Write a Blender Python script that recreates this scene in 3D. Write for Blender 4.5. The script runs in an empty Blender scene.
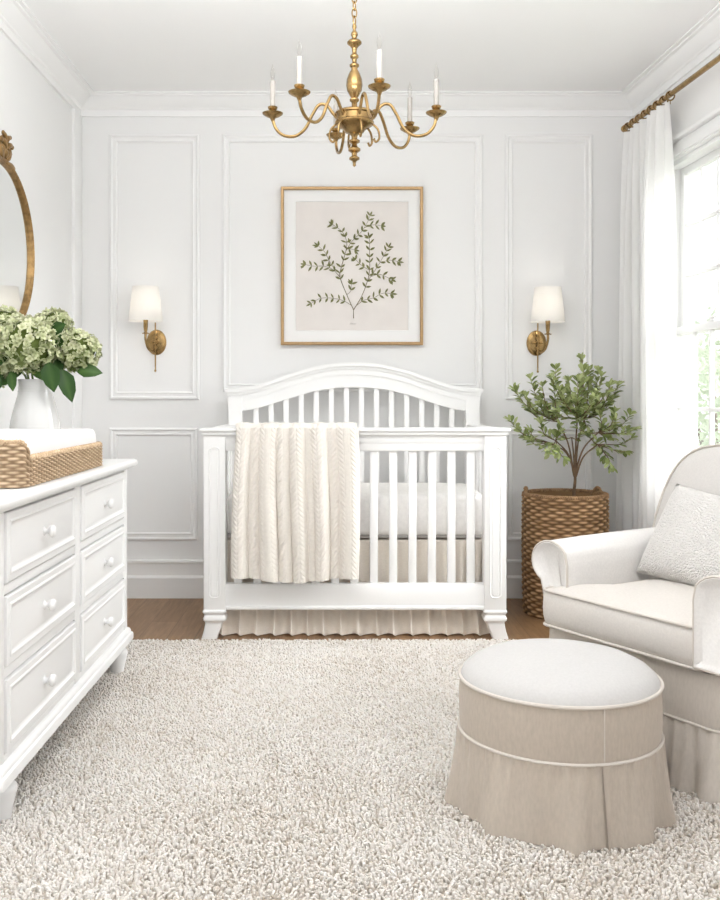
import bpy, bmesh, math, random
import numpy as np
from mathutils import Vector, Matrix, noise as mnoise

C = bpy.context.scene.collection
PI = math.pi
R = math.radians
rng = random.Random(7)

# ------------------------------------------------------------------ helpers
def new_obj(name, data):
    o = bpy.data.objects.new(name, data)
    C.objects.link(o)
    return o

def root_of(o):
    while o.parent is not None:
        o = o.parent
    return o

def finish(name, bm, mat, parent=None, local=False, smooth=True, ang=38, kind=None):
    """link a bmesh as ONE mesh object; world coordinates are brought into the thing's own frame"""
    bmesh.ops.recalc_face_normals(bm, faces=bm.faces[:])
    lim = R(ang)
    if smooth:
        for f in bm.faces:
            f.smooth = True
        for e in bm.edges:
            if len(e.link_faces) == 2 and e.calc_face_angle(0) > lim:
                e.smooth = False
    me = bpy.data.meshes.new(name)
    bm.to_mesh(me)
    bm.free()
    me.materials.append(mat)
    o = new_obj(name, me)
    if parent is not None:
        o.parent = parent
        if not local:
            r = root_of(parent)
            if r.type == 'EMPTY' or r is not parent:
                me.transform(Matrix.Translation(-r.location))
            elif r.location.length > 0:
                me.transform(Matrix.Translation(-r.location))
    if kind:
        o['kind'] = kind
    return o

def thing(name, label, cat, loc=(0, 0, 0), rotz=0.0, group=None):
    o = new_obj(name, None)
    o.empty_display_size = 0.1
    o.location = loc
    o.rotation_euler = (0, 0, rotz)
    o['label'] = label
    o['category'] = cat
    if group:
        o['group'] = group
    return o

def tag(o, label, cat, group=None):
    o['label'] = label
    o['category'] = cat
    if group:
        o['group'] = group
    return o

def dup(src, loc, label, rotz=None, scale=None):
    r = src.copy()
    C.objects.link(r)
    r.location = loc
    if rotz is not None:
        r.rotation_euler = (0, 0, rotz)
    if scale is not None:
        r.scale = scale
    r['label'] = label
    for ch in list(src.children):
        c = ch.copy()
        C.objects.link(c)
        c.parent = r
        for g in list(ch.children):
            d = g.copy()
            C.objects.link(d)
            d.parent = c
    return r

def B():
    return bmesh.new()

def box(bm, x0, x1, y0, y1, z0, z1, bev=0.0, seg=2, M=None):
    cx, cy, cz = (x0 + x1) / 2, (y0 + y1) / 2, (z0 + z1) / 2
    m = Matrix.Translation((cx, cy, cz)) @ Matrix.Diagonal((abs(x1 - x0), abs(y1 - y0), abs(z1 - z0), 1))
    if M is not None:
        m = M @ m
    r = bmesh.ops.create_cube(bm, size=1.0, matrix=m)
    if bev > 0:
        es = list({e for v in r['verts'] for e in v.link_edges})
        bmesh.ops.bevel(bm, geom=es, offset=bev, segments=seg, affect='EDGES', profile=0.5, clamp_overlap=True)

def rings_to_faces(bm, rings, closed=True, cap=True, loop=False):
    vs = [[bm.verts.new(p) for p in r] for r in rings]
    n = len(vs[0])
    m = len(vs)
    for i in range(m if loop else m - 1):
        a, b = vs[i], vs[(i + 1) % m]
        for j in range(n if closed else n - 1):
            k = (j + 1) % n
            try:
                bm.faces.new((a[j], a[k], b[k], b[j]))
            except ValueError:
                pass
    if cap and not loop and closed:
        for r in (vs[0], vs[-1]):
            try:
                bm.faces.new(r)
            except ValueError:
                pass
    return vs

def smooth_path(pts, n=6, closed=False):
    P = [Vector(p) for p in pts]
    out = []
    m = len(P)
    rngi = range(m if closed else m - 1)
    for i in rngi:
        if closed:
            p0, p1, p2, p3 = P[(i - 1) % m], P[i], P[(i + 1) % m], P[(i + 2) % m]
        else:
            p1, p2 = P[i], P[i + 1]
            p0 = P[i - 1] if i > 0 else p1 * 2 - p2
            p3 = P[i + 2] if i + 2 < m else p2 * 2 - p1
        for k in range(n):
            t = k / n
            out.append(0.5 * ((2 * p1) + (-p0 + p2) * t + (2 * p0 - 5 * p1 + 4 * p2 - p3) * t * t + (-p0 + 3 * p1 - 3 * p2 + p3) * t ** 3))
    if not closed:
        out.append(P[-1])
    return out

def tube(bm, pts, rad, seg=8, closed=False):
    P = [Vector(p) for p in pts]
    n = len(P)
    rs = rad if isinstance(rad, (list, tuple)) else [rad] * n
    tang = []
    for i in range(n):
        if closed:
            t = P[(i + 1) % n] - P[(i - 1) % n]
        else:
            t = P[min(i + 1, n - 1)] - P[max(i - 1, 0)]
        if t.length < 1e-9:
            t = Vector((0, 0, 1))
        tang.append(t.normalized())
    t0 = tang[0]
    ref = Vector((0, 0, 1)) if abs(t0.z) < 0.9 else Vector((1, 0, 0))
    nrm = t0.cross(ref).normalized()
    rings = []
    for i in range(n):
        t = tang[i]
        nrm = nrm - t * nrm.dot(t)
        if nrm.length < 1e-6:
            nrm = t.cross(Vector((0.3, 0.5, 0.8))).normalized()
        nrm.normalize()
        b = t.cross(nrm)
        rings.append([P[i] + (nrm * math.cos(2 * PI * k / seg) + b * math.sin(2 * PI * k / seg)) * rs[i] for k in range(seg)])
    rings_to_faces(bm, rings, closed=True, cap=not closed, loop=closed)

def lathe(bm, prof, c=(0, 0, 0), seg=32, M=None, rmod=None, cap=True):
    rings = []
    for r, z in prof:
        ring = []
        for k in range(seg):
            a = 2 * PI * k / seg
            rr = max(r, 1e-4) * (1 + (rmod(a, z) if rmod else 0))
            p = Vector((rr * math.cos(a), rr * math.sin(a), z))
            p = (M @ p) if M is not None else p
            ring.append(p + Vector(c))
        rings.append(ring)
    rings_to_faces(bm, rings, closed=True, cap=cap)

def sweep_rect(bm, O, u, v, n, w, h, prof):
    """mitred moulding round a rectangle: O corner, u/v axes, n out; prof = (inset, height)"""
    O, u, v, n = Vector(O), Vector(u), Vector(v), Vector(n)
    rings = []
    for i, hh in prof:
        rings.append([O + u * i + v * i + n * hh, O + u * (w - i) + v * i + n * hh,
                      O + u * (w - i) + v * (h - i) + n * hh, O + u * i + v * (h - i) + n * hh])
    rings_to_faces(bm, rings, closed=True, cap=False)

def extrude(bm, prof, fn, t0, t1):
    """closed 2-d profile carried between two stations; fn(a, b, t) -> point"""
    rings = [[fn(a, b, t) for a, b in prof] for t in (t0, t1)]
    rings_to_faces(bm, rings, closed=True, cap=True)

def sphere(bm, c, r, sc=(1, 1, 1), u=16, v=10, M=None):
    m = Matrix.Translation(c)
    if M is not None:
        m = m @ M
    m = m @ Matrix.Diagonal((sc[0], sc[1], sc[2], 1))
    bmesh.ops.create_uvsphere(bm, u_segments=u, v_segments=v, radius=r, matrix=m)

def rrect(hx, hy, r, n=6, cx=0, cy=0):
    pts = []
    for sx, sy, a0 in ((1, 1, 0), (-1, 1, 90), (-1, -1, 180), (1, -1, 270)):
        for k in range(n + 1):
            a = R(a0 + 90 * k / n)
            pts.append((cx + sx * (hx - r) + r * math.cos(a), cy + sy * (hy - r) + r * math.sin(a)))
    return pts

def resample(pts, step):
    P = [Vector((p[0], p[1], 0)) for p in pts]
    out = []
    n = len(P)
    for i in range(n):
        a, b = P[i], P[(i + 1) % n]
        L = (b - a).length
        m = max(1, int(round(L / step)))
        for k in range(m):
            q = a.lerp(b, k / m)
            out.append((q.x, q.y))
    return out

def offset_poly(pts, d):
    """grow (d>0) or shrink a counter-clockwise closed polygon"""
    n = len(pts)
    out = []
    for i in range(n):
        p0, p1, p2 = Vector(pts[i - 1]), Vector(pts[i]), Vector(pts[(i + 1) % n])
        e1, e2 = (p1 - p0), (p2 - p1)
        n1 = Vector((e1.y, -e1.x)).normalized() if e1.length > 1e-9 else Vector((0, 0))
        n2 = Vector((e2.y, -e2.x)).normalized() if e2.length > 1e-9 else n1
        m = n1 + n2
        if m.length < 1e-6:
            m = n1
        m.normalize()
        c = max(0.5, m.dot(n1))
        q = p1 + m * (d / c)
        out.append((q.x, q.y))
    return out

def np_mesh(name, verts, quads, mat, attr=None):
    me = bpy.data.meshes.new(name)
    nv, nq = len(verts), len(quads)
    me.vertices.add(nv)
    me.vertices.foreach_set('co', np.ascontiguousarray(verts, dtype=np.float32).ravel())
    me.loops.add(nq * 4)
    me.loops.foreach_set('vertex_index', np.ascontiguousarray(quads, dtype=np.int32).ravel())
    me.polygons.add(nq)
    me.polygons.foreach_set('loop_start', np.arange(0, nq * 4, 4, dtype=np.int32))
    me.polygons.foreach_set('use_smooth', np.ones(nq, dtype=bool))
    me.update(calc_edges=True)
    if attr is not None:
        a = me.attributes.new('tint', 'FLOAT', 'POINT')
        a.data.foreach_set('value', np.ascontiguousarray(attr, dtype=np.float32))
    me.validate()
    me.materials.append(mat)
    return me

# ------------------------------------------------------------------ materials
def base_mat(name):
    m = bpy.data.materials.new(name)
    m.use_nodes = True
    nt = m.node_tree
    return m, nt, nt.nodes['Principled BSDF'], nt.nodes['Material Output']

def mat(name, col, rough=0.5, metal=0.0, vary=0.0, vscale=6.0, bump=0.0, bscale=60.0, bdist=0.002,
        sheen=0.0, coat=0.0, trans=0.0, stretch=None, spec=0.5, col2=None, kind='NOISE', contrast=None):
    m, nt, p, out = base_mat(name)
    N, L = nt.nodes.new, nt.links.new
    p.inputs['Base Color'].default_value = (*col, 1)
    p.inputs['Roughness'].default_value = rough
    p.inputs['Metallic'].default_value = metal
    p.inputs['Specular IOR Level'].default_value = spec
    p.inputs['Sheen Weight'].default_value = sheen
    p.inputs['Coat Weight'].default_value = coat
    tc = N('ShaderNodeTexCoord')
    mp = N('ShaderNodeMapping')
    L(tc.outputs['Object'], mp.inputs['Vector'])
    if stretch:
        mp.inputs['Scale'].default_value = stretch
    if vary > 0 or col2 is not None:
        t = N('ShaderNodeTexNoise')
        t.inputs['Scale'].default_value = vscale
        t.inputs['Detail'].default_value = 4
        L(mp.outputs['Vector'], t.inputs['Vector'])
        rp = N('ShaderNodeValToRGB')
        lo, hi = contrast or (0.3, 0.7)
        rp.color_ramp.elements[0].position = lo
        rp.color_ramp.elements[1].position = hi
        a = col2 if col2 is not None else tuple(c * (1 - vary) for c in col)
        b = col if col2 is not None else tuple(min(1, c * (1 + vary * 0.6)) for c in col)
        rp.color_ramp.elements[0].color = (*a, 1)
        rp.color_ramp.elements[1].color = (*b, 1)
        L(t.outputs['Fac'], rp.inputs['Fac'])
        L(rp.outputs['Color'], p.inputs['Base Color'])
    if bump > 0:
        if kind == 'VORONOI':
            t2 = N('ShaderNodeTexVoronoi')
            o2 = t2.outputs['Distance']
        else:
            t2 = N('ShaderNodeTexNoise')
            t2.inputs['Detail'].default_value = 3
            o2 = t2.outputs['Fac']
        t2.inputs['Scale'].default_value = bscale
        L(mp.outputs['Vector'], t2.inputs['Vector'])
        bp = N('ShaderNodeBump')
        bp.inputs['Strength'].default_value = bump
        bp.inputs['Distance'].default_value = bdist
        if kind == 'VORONOI':
            bp.invert = True
        L(o2, bp.inputs['Height'])
        L(bp.outputs['Normal'], p.inputs['Normal'])
    if trans > 0:
        tr = N('ShaderNodeBsdfTranslucent')
        tr.inputs['Color'].default_value = (*col, 1)
        mx = N('ShaderNodeMixShader')
        mx.inputs['Fac'].default_value = trans
        L(p.outputs['BSDF'], mx.inputs[1])
        L(tr.outputs['BSDF'], mx.inputs[2])
        L(mx.outputs['Shader'], out.inputs['Surface'])
    return m

def glass_mat(name, tint=(1, 1, 1), gloss=0.08):
    m, nt, p, out = base_mat(name)
    N, L = nt.nodes.new, nt.links.new
    nt.nodes.remove(p)
    tr = N('ShaderNodeBsdfTransparent')
    tr.inputs['Color'].default_value = (*tint, 1)
    gl = N('ShaderNodeBsdfGlossy')
    gl.inputs['Roughness'].default_value = 0.03
    lw = N('ShaderNodeLayerWeight')
    lw.inputs['Blend'].default_value = 0.25
    mu = N('ShaderNodeMath')
    mu.operation = 'MULTIPLY'
    mu.inputs[1].default_value = gloss * 4
    L(lw.outputs['Fresnel'], mu.inputs[0])
    mx = N('ShaderNodeMixShader')
    L(mu.outputs[0], mx.inputs['Fac'])
    L(tr.outputs[0], mx.inputs[1])
    L(gl.outputs[0], mx.inputs[2])
    L(mx.outputs[0], out.inputs['Surface'])
    return m

def attr_mat(name, c0, c1, rough=0.95, trans=0.0, c2=None):
    m, nt, p, out = base_mat(name)
    N, L = nt.nodes.new, nt.links.new
    a = N('ShaderNodeAttribute')
    a.attribute_name = 'tint'
    rp = N('ShaderNodeValToRGB')
    rp.color_ramp.elements[0].color = (*c0, 1)
    rp.color_ramp.elements[1].color = (*c1, 1)
    if c2:
        e = rp.color_ramp.elements.new(0.5)
        e.color = (*c2, 1)
    L(a.outputs['Fac'], rp.inputs['Fac'])
    L(rp.outputs['Color'], p.inputs['Base Color'])
    p.inputs['Roughness'].default_value = rough
    p.inputs['Specular IOR Level'].default_value = 0.25
    if trans > 0:
        tr = N('ShaderNodeBsdfTranslucent')
        L(rp.outputs['Color'], tr.inputs['Color'])
        mx = N('ShaderNodeMixShader')
        mx.inputs['Fac'].default_value = trans
        L(p.outputs['BSDF'], mx.inputs[1])
        L(tr.outputs['BSDF'], mx.inputs[2])
        L(mx.outputs['Shader'], out.inputs['Surface'])
    return m

def wood_floor_mat():
    m, nt, p, out = base_mat('oak_boards')
    N, L = nt.nodes.new, nt.links.new
    tc = N('ShaderNodeTexCoord')
    mp = N('ShaderNodeMapping')
    mp.inputs['Rotation'].default_value = (0, 0, R(90))
    L(tc.outputs['Object'], mp.inputs['Vector'])
    br = N('ShaderNodeTexBrick')
    br.inputs['Scale'].default_value = 1.0
    br.inputs['Brick Width'].default_value = 1.5
    br.inputs['Row Height'].default_value = 0.125
    br.inputs['Mortar Size'].default_value = 0.0016
    br.inputs['Color1'].default_value = (0.33, 0.198, 0.102, 1)
    br.inputs['Color2'].default_value = (0.255, 0.147, 0.071, 1)
    br.inputs['Mortar'].default_value = (0.16, 0.09, 0.05, 1)
    L(mp.outputs['Vector'], br.inputs['Vector'])
    mp2 = N('ShaderNodeMapping')
    mp2.inputs['Scale'].default_value = (14, 1.2, 1)
    L(tc.outputs['Object'], mp2.inputs['Vector'])
    ns = N('ShaderNodeTexNoise')
    ns.inputs['Scale'].default_value = 5
    ns.inputs['Detail'].default_value = 6
    ns.inputs['Distortion'].default_value = 0.6
    L(mp2.outputs['Vector'], ns.inputs['Vector'])
    rp = N('ShaderNodeValToRGB')
    rp.color_ramp.elements[0].position = 0.3
    rp.color_ramp.elements[0].color = (0.72, 0.68, 0.64, 1)
    rp.color_ramp.elements[1].position = 0.7
    rp.color_ramp.elements[1].color = (1.12, 1.1, 1.08, 1)
    L(ns.outputs['Fac'], rp.inputs['Fac'])
    mx = N('ShaderNodeMix')
    mx.data_type = 'RGBA'
    mx.blend_type = 'MULTIPLY'
    mx.inputs['Factor'].default_value = 1
    L(br.outputs['Color'], mx.inputs[6])
    L(rp.outputs['Color'], mx.inputs[7])
    L(mx.outputs[2], p.inputs['Base Color'])
    p.inputs['Roughness'].default_value = 0.42
    return m

M = {}
M['wall'] = mat('wall_paint', (0.835, 0.832, 0.826), 0.6, bump=0.05, bscale=300, bdist=0.0006)
M['trim'] = mat('trim_paint', (0.865, 0.862, 0.857), 0.4)
M['ceiling'] = mat('ceiling_paint', (0.90, 0.898, 0.896), 0.8, bump=0.04, bscale=250, bdist=0.0006)
M['floor'] = wood_floor_mat()
M['furn'] = mat('white_lacquer', (0.795, 0.792, 0.787), 0.36, vary=0.012, vscale=5, coat=0.05)
M['crib'] = mat('crib_white_lacquer', (0.90, 0.895, 0.885), 0.36, vary=0.01, vscale=5, coat=0.05)
M['otto_top'] = mat('ottoman_top_lit_linen', (0.535, 0.523, 0.51), 0.95, vary=0.04, vscale=160, bump=0.3, bscale=420, bdist=0.001, spec=0.15)  # same ottoman linen, lightened to paint in the light on its top
M['seat'] = mat('seat_linen', (0.63, 0.595, 0.555), 0.95, vary=0.05, vscale=160, bump=0.3, bscale=420, bdist=0.001, spec=0.15)  # one chair linen; its light and shade painted in as part tones
M['back'] = mat('back_linen', (0.60, 0.575, 0.55), 0.95, vary=0.05, vscale=160, bump=0.3, bscale=420, bdist=0.001, spec=0.15)
M['chair_skirt'] = mat('chair_skirt_linen', (0.58, 0.53, 0.475), 0.95, vary=0.06, vscale=150, bump=0.35, bscale=420, bdist=0.0012, stretch=(1, 1, 0.35), spec=0.2)
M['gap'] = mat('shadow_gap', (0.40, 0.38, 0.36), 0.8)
M['brass'] = mat('antique_brass', (0.36, 0.235, 0.10), 0.24, 1.0, vary=0.3, vscale=30, bump=0.06, bscale=120, bdist=0.0006)
M['gold'] = mat('gilt_wood', (0.37, 0.23, 0.095), 0.38, 0.8, vary=0.35, vscale=40, bump=0.2, bscale=160, bdist=0.001)
M['goldframe'] = mat('brushed_gold', (0.44, 0.285, 0.14), 0.38, 0.7, vary=0.1, vscale=50)
M['linen'] = mat('shaded_linen', (0.48, 0.42, 0.355), 0.95, vary=0.07, vscale=150, bump=0.35, bscale=420, bdist=0.0012, sheen=0.15, stretch=(1, 1, 0.35), spec=0.2)  # ottoman sides: shade put into the linen as a darker, warmer colour
M['linen2'] = mat('lit_arm_linen', (0.735, 0.715, 0.692), 0.95, vary=0.05, vscale=160, bump=0.3, bscale=420, bdist=0.001, sheen=0.15, spec=0.2)  # chair arm copy, brightness of the lit arms put into the colour
M['pipe'] = mat('linen_piping', (0.60, 0.555, 0.505), 0.95, bump=0.3, bscale=400, bdist=0.001, spec=0.2)
M['boucle'] = mat('boucle', (0.74, 0.715, 0.685), 1.0, vary=0.05, vscale=60, bump=1.0, bscale=190, bdist=0.006, sheen=0.2, kind='VORONOI', spec=0.1)
M['knit'] = mat('cream_knit', (0.765, 0.722, 0.662), 0.95, vary=0.05, vscale=80, bump=0.4, bscale=220, bdist=0.0015, sheen=0.15, spec=0.15)
M['skirt'] = mat('flax_linen', (0.90, 0.835, 0.75), 0.95, vary=0.05, vscale=150, bump=0.3, bscale=350, bdist=0.001, spec=0.15, trans=0.15)
M['sheet'] = mat('quilted_sheet', (0.93, 0.91, 0.885), 0.9, vary=0.05, vscale=50, bump=0.6, bscale=45, bdist=0.004, spec=0.15)
M['pad'] = mat('white_cotton', (0.78, 0.775, 0.765), 0.9, bump=0.15, bscale=250, bdist=0.001, spec=0.15)
M['curtain'] = mat('sheer_linen', (0.93, 0.925, 0.915), 0.9, bump=0.15, bscale=300, bdist=0.001, trans=0.33, spec=0.1)
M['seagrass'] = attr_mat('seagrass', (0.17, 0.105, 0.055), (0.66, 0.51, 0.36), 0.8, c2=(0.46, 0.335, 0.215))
M['seagrass_braid'] = mat('seagrass_braid', (0.66, 0.50, 0.335), 0.8, col2=(0.42, 0.29, 0.17), vscale=90)
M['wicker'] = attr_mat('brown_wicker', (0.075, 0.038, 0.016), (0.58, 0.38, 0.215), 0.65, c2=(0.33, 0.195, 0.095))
M['wicker_braid'] = mat('wicker_braid', (0.36, 0.215, 0.105), 0.7, col2=(0.17, 0.09, 0.04), vscale=70)
M['ceramic'] = mat('white_ceramic', (0.70, 0.695, 0.685), 0.18, coat=0.4)
M['shade'] = mat('white_linen_shade', (0.90, 0.885, 0.86), 0.9, bump=0.1, bscale=400, bdist=0.0006, trans=0.45, spec=0.1)
M['sleeve'] = mat('candle_sleeve', (0.36, 0.335, 0.305), 0.6)
M['bulb'] = glass_mat('bulb_glass', (0.97, 0.965, 0.955), 0.10)
M['pane'] = glass_mat('window_glass', (0.985, 0.99, 0.985), 0.05)
M['mat_board'] = mat('mat_board', (0.84, 0.835, 0.825), 0.9)
M['paper'] = mat('art_paper', (0.765, 0.722, 0.69), 0.95, vary=0.03, vscale=9)
M['ink_leaf'] = mat('printed_leaf', (0.25, 0.245, 0.11), 0.95, col2=(0.15, 0.16, 0.065), vscale=45)
M['ink_stem'] = mat('printed_stem', (0.20, 0.17, 0.10), 0.95)
M['ink_script'] = mat('printed_script', (0.60, 0.57, 0.54), 0.95)
M['bark'] = mat('bark', (0.22, 0.14, 0.08), 0.9, col2=(0.12, 0.075, 0.045), vscale=60, bump=0.5, bscale=120, bdist=0.002)
M['soil'] = mat('dry_soil', (0.09, 0.06, 0.04), 1.0, vary=0.4, vscale=60, bump=1, bscale=80, bdist=0.006)
M['tree_leaf'] = attr_mat('olive_green_leaf', (0.13, 0.18, 0.05), (0.50, 0.55, 0.28), 0.45, 0.25, c2=(0.33, 0.385, 0.145))
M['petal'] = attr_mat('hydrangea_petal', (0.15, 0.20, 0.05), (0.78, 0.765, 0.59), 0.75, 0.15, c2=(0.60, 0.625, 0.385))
M['hyd_leaf'] = attr_mat('hydrangea_leaf', (0.016, 0.05, 0.009), (0.075, 0.15, 0.032), 0.4, 0.12)
M['stem'] = mat('green_stem', (0.14, 0.22, 0.06), 0.6)
M['rugbase'] = mat('rug_backing', (0.60, 0.54, 0.47), 1.0)
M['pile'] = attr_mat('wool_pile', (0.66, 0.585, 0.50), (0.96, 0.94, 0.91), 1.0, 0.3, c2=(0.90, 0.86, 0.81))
M['lawn'] = mat('lawn', (0.42, 0.47, 0.36), 1.0, vary=0.2, vscale=3)
M['garden'] = attr_mat('garden_leaf', (0.50, 0.58, 0.42), (0.80, 0.84, 0.72), 0.8, 0.4)
M['steel'] = mat('white_metal', (0.78, 0.77, 0.76), 0.35, 0.3)
mm, nt_, p_, out_ = base_mat('mirror_silver')
p_.inputs['Base Color'].default_value = (0.86, 0.875, 0.865, 1)
p_.inputs['Metallic'].default_value = 1.0
p_.inputs['Roughness'].default_value = 0.02
M['mirror'] = mm
WORLD_LO, WORLD_HI, SUN_E, FILL_E, EXPO = 0.62, 2.0, 3.6, 43.0, 0.70
# ------------------------------------------------------------------ room shell
CEIL = 2.685
BACK = 5.05
LEFT = -1.372
FRONT = -0.6
def struct(name, bm, m, ang=38):
    return finish(name, bm, m, kind='structure', ang=ang)

bm = B(); box(bm, LEFT - 0.1, 2.3, FRONT, BACK + 0.1, -0.1, 0); struct('floor', bm, M['floor'])
bm = B(); box(bm, LEFT - 0.1, 2.3, FRONT, BACK + 0.1, CEIL, CEIL + 0.1); struct('ceiling', bm, M['ceiling'])
bm = B(); box(bm, LEFT - 0.1, 1.75, BACK, BACK + 0.1, 0, CEIL); struct('wall_back', bm, M['wall'])
bm = B(); box(bm, LEFT - 0.1, LEFT, FRONT, BACK, 0, CEIL); struct('wall_left', bm, M['wall'])

# right wall runs from the back corner toward the viewer, splayed about three degrees
RC = Vector((1.606, BACK, 0))
RT = Vector((0.056, -1, 0)).normalized()
RO = Vector((0, 0, 1)).cross(RT)          # local y, out of the room (x = along wall, z = up)
MR = Matrix.Translation(RC) @ Matrix(((RT.x, RO.x, 0, 0), (RT.y, RO.y, 0, 0), (0, 0, 1, 0), (0, 0, 0, 1)))
def rw(bm):
    bmesh.ops.transform(bm, matrix=MR, verts=bm.verts[:])
    return bm
WT0, WT1, WZ0, WZ1 = 0.43, 1.75, 0.60, 2.205
WLEN = BACK - FRONT
bm = B()
box(bm, -0.1, WT0, 0, 0.12, 0, CEIL)
box(bm, WT1, WLEN, 0, 0.12, 0, CEIL)
box(bm, WT0, WT1, 0, 0.12, 0, WZ0)
box(bm, WT0, WT1, 0, 0.12, WZ1, CEIL)
struct('wall_right', rw(bm), M['wall'])

CROWN = [(0, 0), (0, -0.107), (0.012, -0.107), (0.013, -0.074), (0.021, -0.069), (0.024, -0.063), (0.032, -0.058), (0.046, -0.048),
         (0.060, -0.034), (0.072, -0.020), (0.086, -0.016), (0.088, -0.010), (0.104, -0.008), (0.104, 0)]
BASEP = [(0, 0), (0.027, 0), (0.027, 0.108), (0.021, 0.117), (0.014, 0.120), (0.014, 0.186), (0.022, 0.190), (0.020, 0.199), (0.008, 0.204), (0, 0.204)]
bm = B(); extrude(bm, CROWN, lambda a, b, t: Vector((t, BACK - a, CEIL + b)), LEFT, 1.62); struct('trim_1', bm, M['trim'], 25)
bm = B(); extrude(bm, CROWN, lambda a, b, t: Vector((LEFT + a, t, CEIL + b)), FRONT, BACK); struct('trim_2', bm, M['trim'], 25)
bm = B(); extrude(bm, CROWN, lambda a, b, t: Vector((t, -a, CEIL + b)), 0.0, WLEN); struct('trim_3', rw(bm), M['trim'], 25)
bm = B(); extrude(bm, BASEP, lambda a, b, t: Vector((t, BACK - a, b)), LEFT, 1.606); struct('baseboard_back', bm, M['trim'], 25)
bm = B(); extrude(bm, BASEP, lambda a, b, t: Vector((LEFT + a, t, b)), FRONT, BACK); struct('baseboard_left', bm, M['trim'], 25)
bm = B(); extrude(bm, BASEP, lambda a, b, t: Vector((t, -a, b)), 0.0, WLEN); struct('baseboard_right', rw(bm), M['trim'], 25)

PANEL = [(0, 0), (0, 0.010), (0.004, 0.016), (0.011, 0.018), (0.015, 0.013), (0.018, 0.009), (0.028, 0.009), (0.034, 0.013), (0.039, 0.010), (0.042, 0.0)]
k = 4
for x0, x1, z0, z1 in ((-1.209, -0.727, 1.062, 2.482), (-1.209, -0.735, 0.308, 0.910), (-0.604, 0.791, 1.105, 2.482), (-0.604, 0.791, 0.308, 0.910),
                       (0.914, 1.380, 1.062, 2.482), (0.914, 1.380, 0.308, 0.910)):
    bm = B(); sweep_rect(bm, (x0, BACK, z0), (1, 0, 0), (0, 0, 1), (0, -1, 0), x1 - x0, z1 - z0, PANEL)
    struct('trim_%d' % k, bm, M['trim'], 25); k += 1
bm = B(); box(bm, LEFT - 0.004, LEFT + 0.016, 4.905, BACK, 0.0, CEIL - 0.1, 0.005); struct('trim_%d' % k, bm, M['trim'], 25); k += 1

# ------------------------------------------------------------------ window
win = new_obj('window_1', None)
win['kind'] = 'structure'
win.location = (RC.x + RT.x * WT0, RC.y + RT.y * WT0, WZ0)
def wpart(name, bm, m, parent=win):
    o = finish(name, rw(bm), m, parent, ang=30)
    return o
bm = B()
CAS = 0.095
for a, b in ((WT0 - CAS, WT0 + 0.004), (WT1 - 0.004, WT1 + CAS)):
    box(bm, a, b, -0.022, 0.0, WZ0 - 0.02, WZ1, 0.004)
    box(bm, a + 0.012, b - 0.03, -0.030, -0.02, WZ0, WZ1, 0.004)
wpart('casing', bm, M['trim'])
bm = B()
box(bm, WT0 - CAS, WT1 + CAS, -0.026, 0.0, WZ1, WZ1 + 0.075, 0.004)
box(bm, WT0 - CAS - 0.02, WT1 + CAS + 0.02, -0.048, 0.0, WZ1 + 0.075, WZ1 + 0.100, 0.008)
box(bm, WT0 - CAS - 0.008, WT1 + CAS + 0.008, -0.034, 0.0, WZ1 + 0.008, WZ1 + 0.022, 0.005)
wpart('head_casing', bm, M['trim'])
bm = B()
box(bm, WT0 - CAS - 0.02, WT1 + CAS + 0.02, -0.07, 0.02, WZ0 - 0.035, WZ0, 0.008)
box(bm, WT0 - CAS, WT1 + CAS, -0.022, 0.0, WZ0 - 0.11, WZ0 - 0.035, 0.005)
wpart('sill', bm, M['trim'])
bm = B()
for a, b in ((WT0, WT0 + 0.018), (WT1 - 0.018, WT1)):
    box(bm, a, b, 0, 0.12, WZ0, WZ1)
box(bm, WT0, WT1, 0, 0.12, WZ1 - 0.018, WZ1)
box(bm, WT0, WT1, 0.02, 0.14, WZ0, WZ0 + 0.018)
wpart('jamb', bm, M['trim'])
def sash(z0, z1, y0, rows, name):
    a, b = WT0 + 0.018, WT1 - 0.018
    f = 0.042
    bm = B()
    box(bm, a, a + f, y0, y0 + 0.035, z0, z1, 0.004)
    box(bm, b - f, b, y0, y0 + 0.035, z0, z1, 0.004)
    box(bm, a + f, b - f, y0, y0 + 0.035, z0, z0 + f, 0.004)
    box(bm, a + f, b - f, y0, y0 + 0.035, z1 - f * 0.85, z1, 0.004)
    s = wpart(name, bm, M['trim'])
    bm = B()
    n = 7
    for i in range(1, n):
        x = a + f + (b - a - 2 * f) * i / n
        box(bm, x - 0.009, x + 0.009, y0 + 0.006, y0 + 0.029, z0 + f, z1 - f * 0.85, 0.004)
    for i in range(1, rows):
        z = z0 + f + (z1 - z0 - 1.85 * f) * i / rows
        box(bm, a + f, b - f, y0 + 0.006, y0 + 0.029, z - 0.009, z + 0.009, 0.004)
    wpart('muntin_grid', bm, M['trim'], s)
    bm = B()
    box(bm, a + f - 0.003, b - f + 0.003, y0 + 0.015, y0 + 0.019, z0 + f - 0.003, z1 - f * 0.85 + 0.003)
    wpart('glass_pane', bm, M['pane'], s)
    return s
sash(1.375, WZ1 - 0.018, 0.058, 3, 'upper_sash')
low = sash(WZ0 + 0.018, 1.412, 0.020, 2, 'lower_sash')
bm = B()
for t in (WT0 + 0.42, WT0 + 1.0):
    box(bm, t - 0.03, t + 0.03, 0.022, 0.05, 1.412, 1.420, 0.003)
    lathe(bm, [(0.013, 0), (0.013, 0.012), (0.008, 0.016)], (t, 0.036, 1.419), 12)
    box(bm, t - 0.005, t + 0.04, 0.030, 0.040, 1.428, 1.436, 0.003)
wpart('sash_lock', bm, M['steel'], low)

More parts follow.
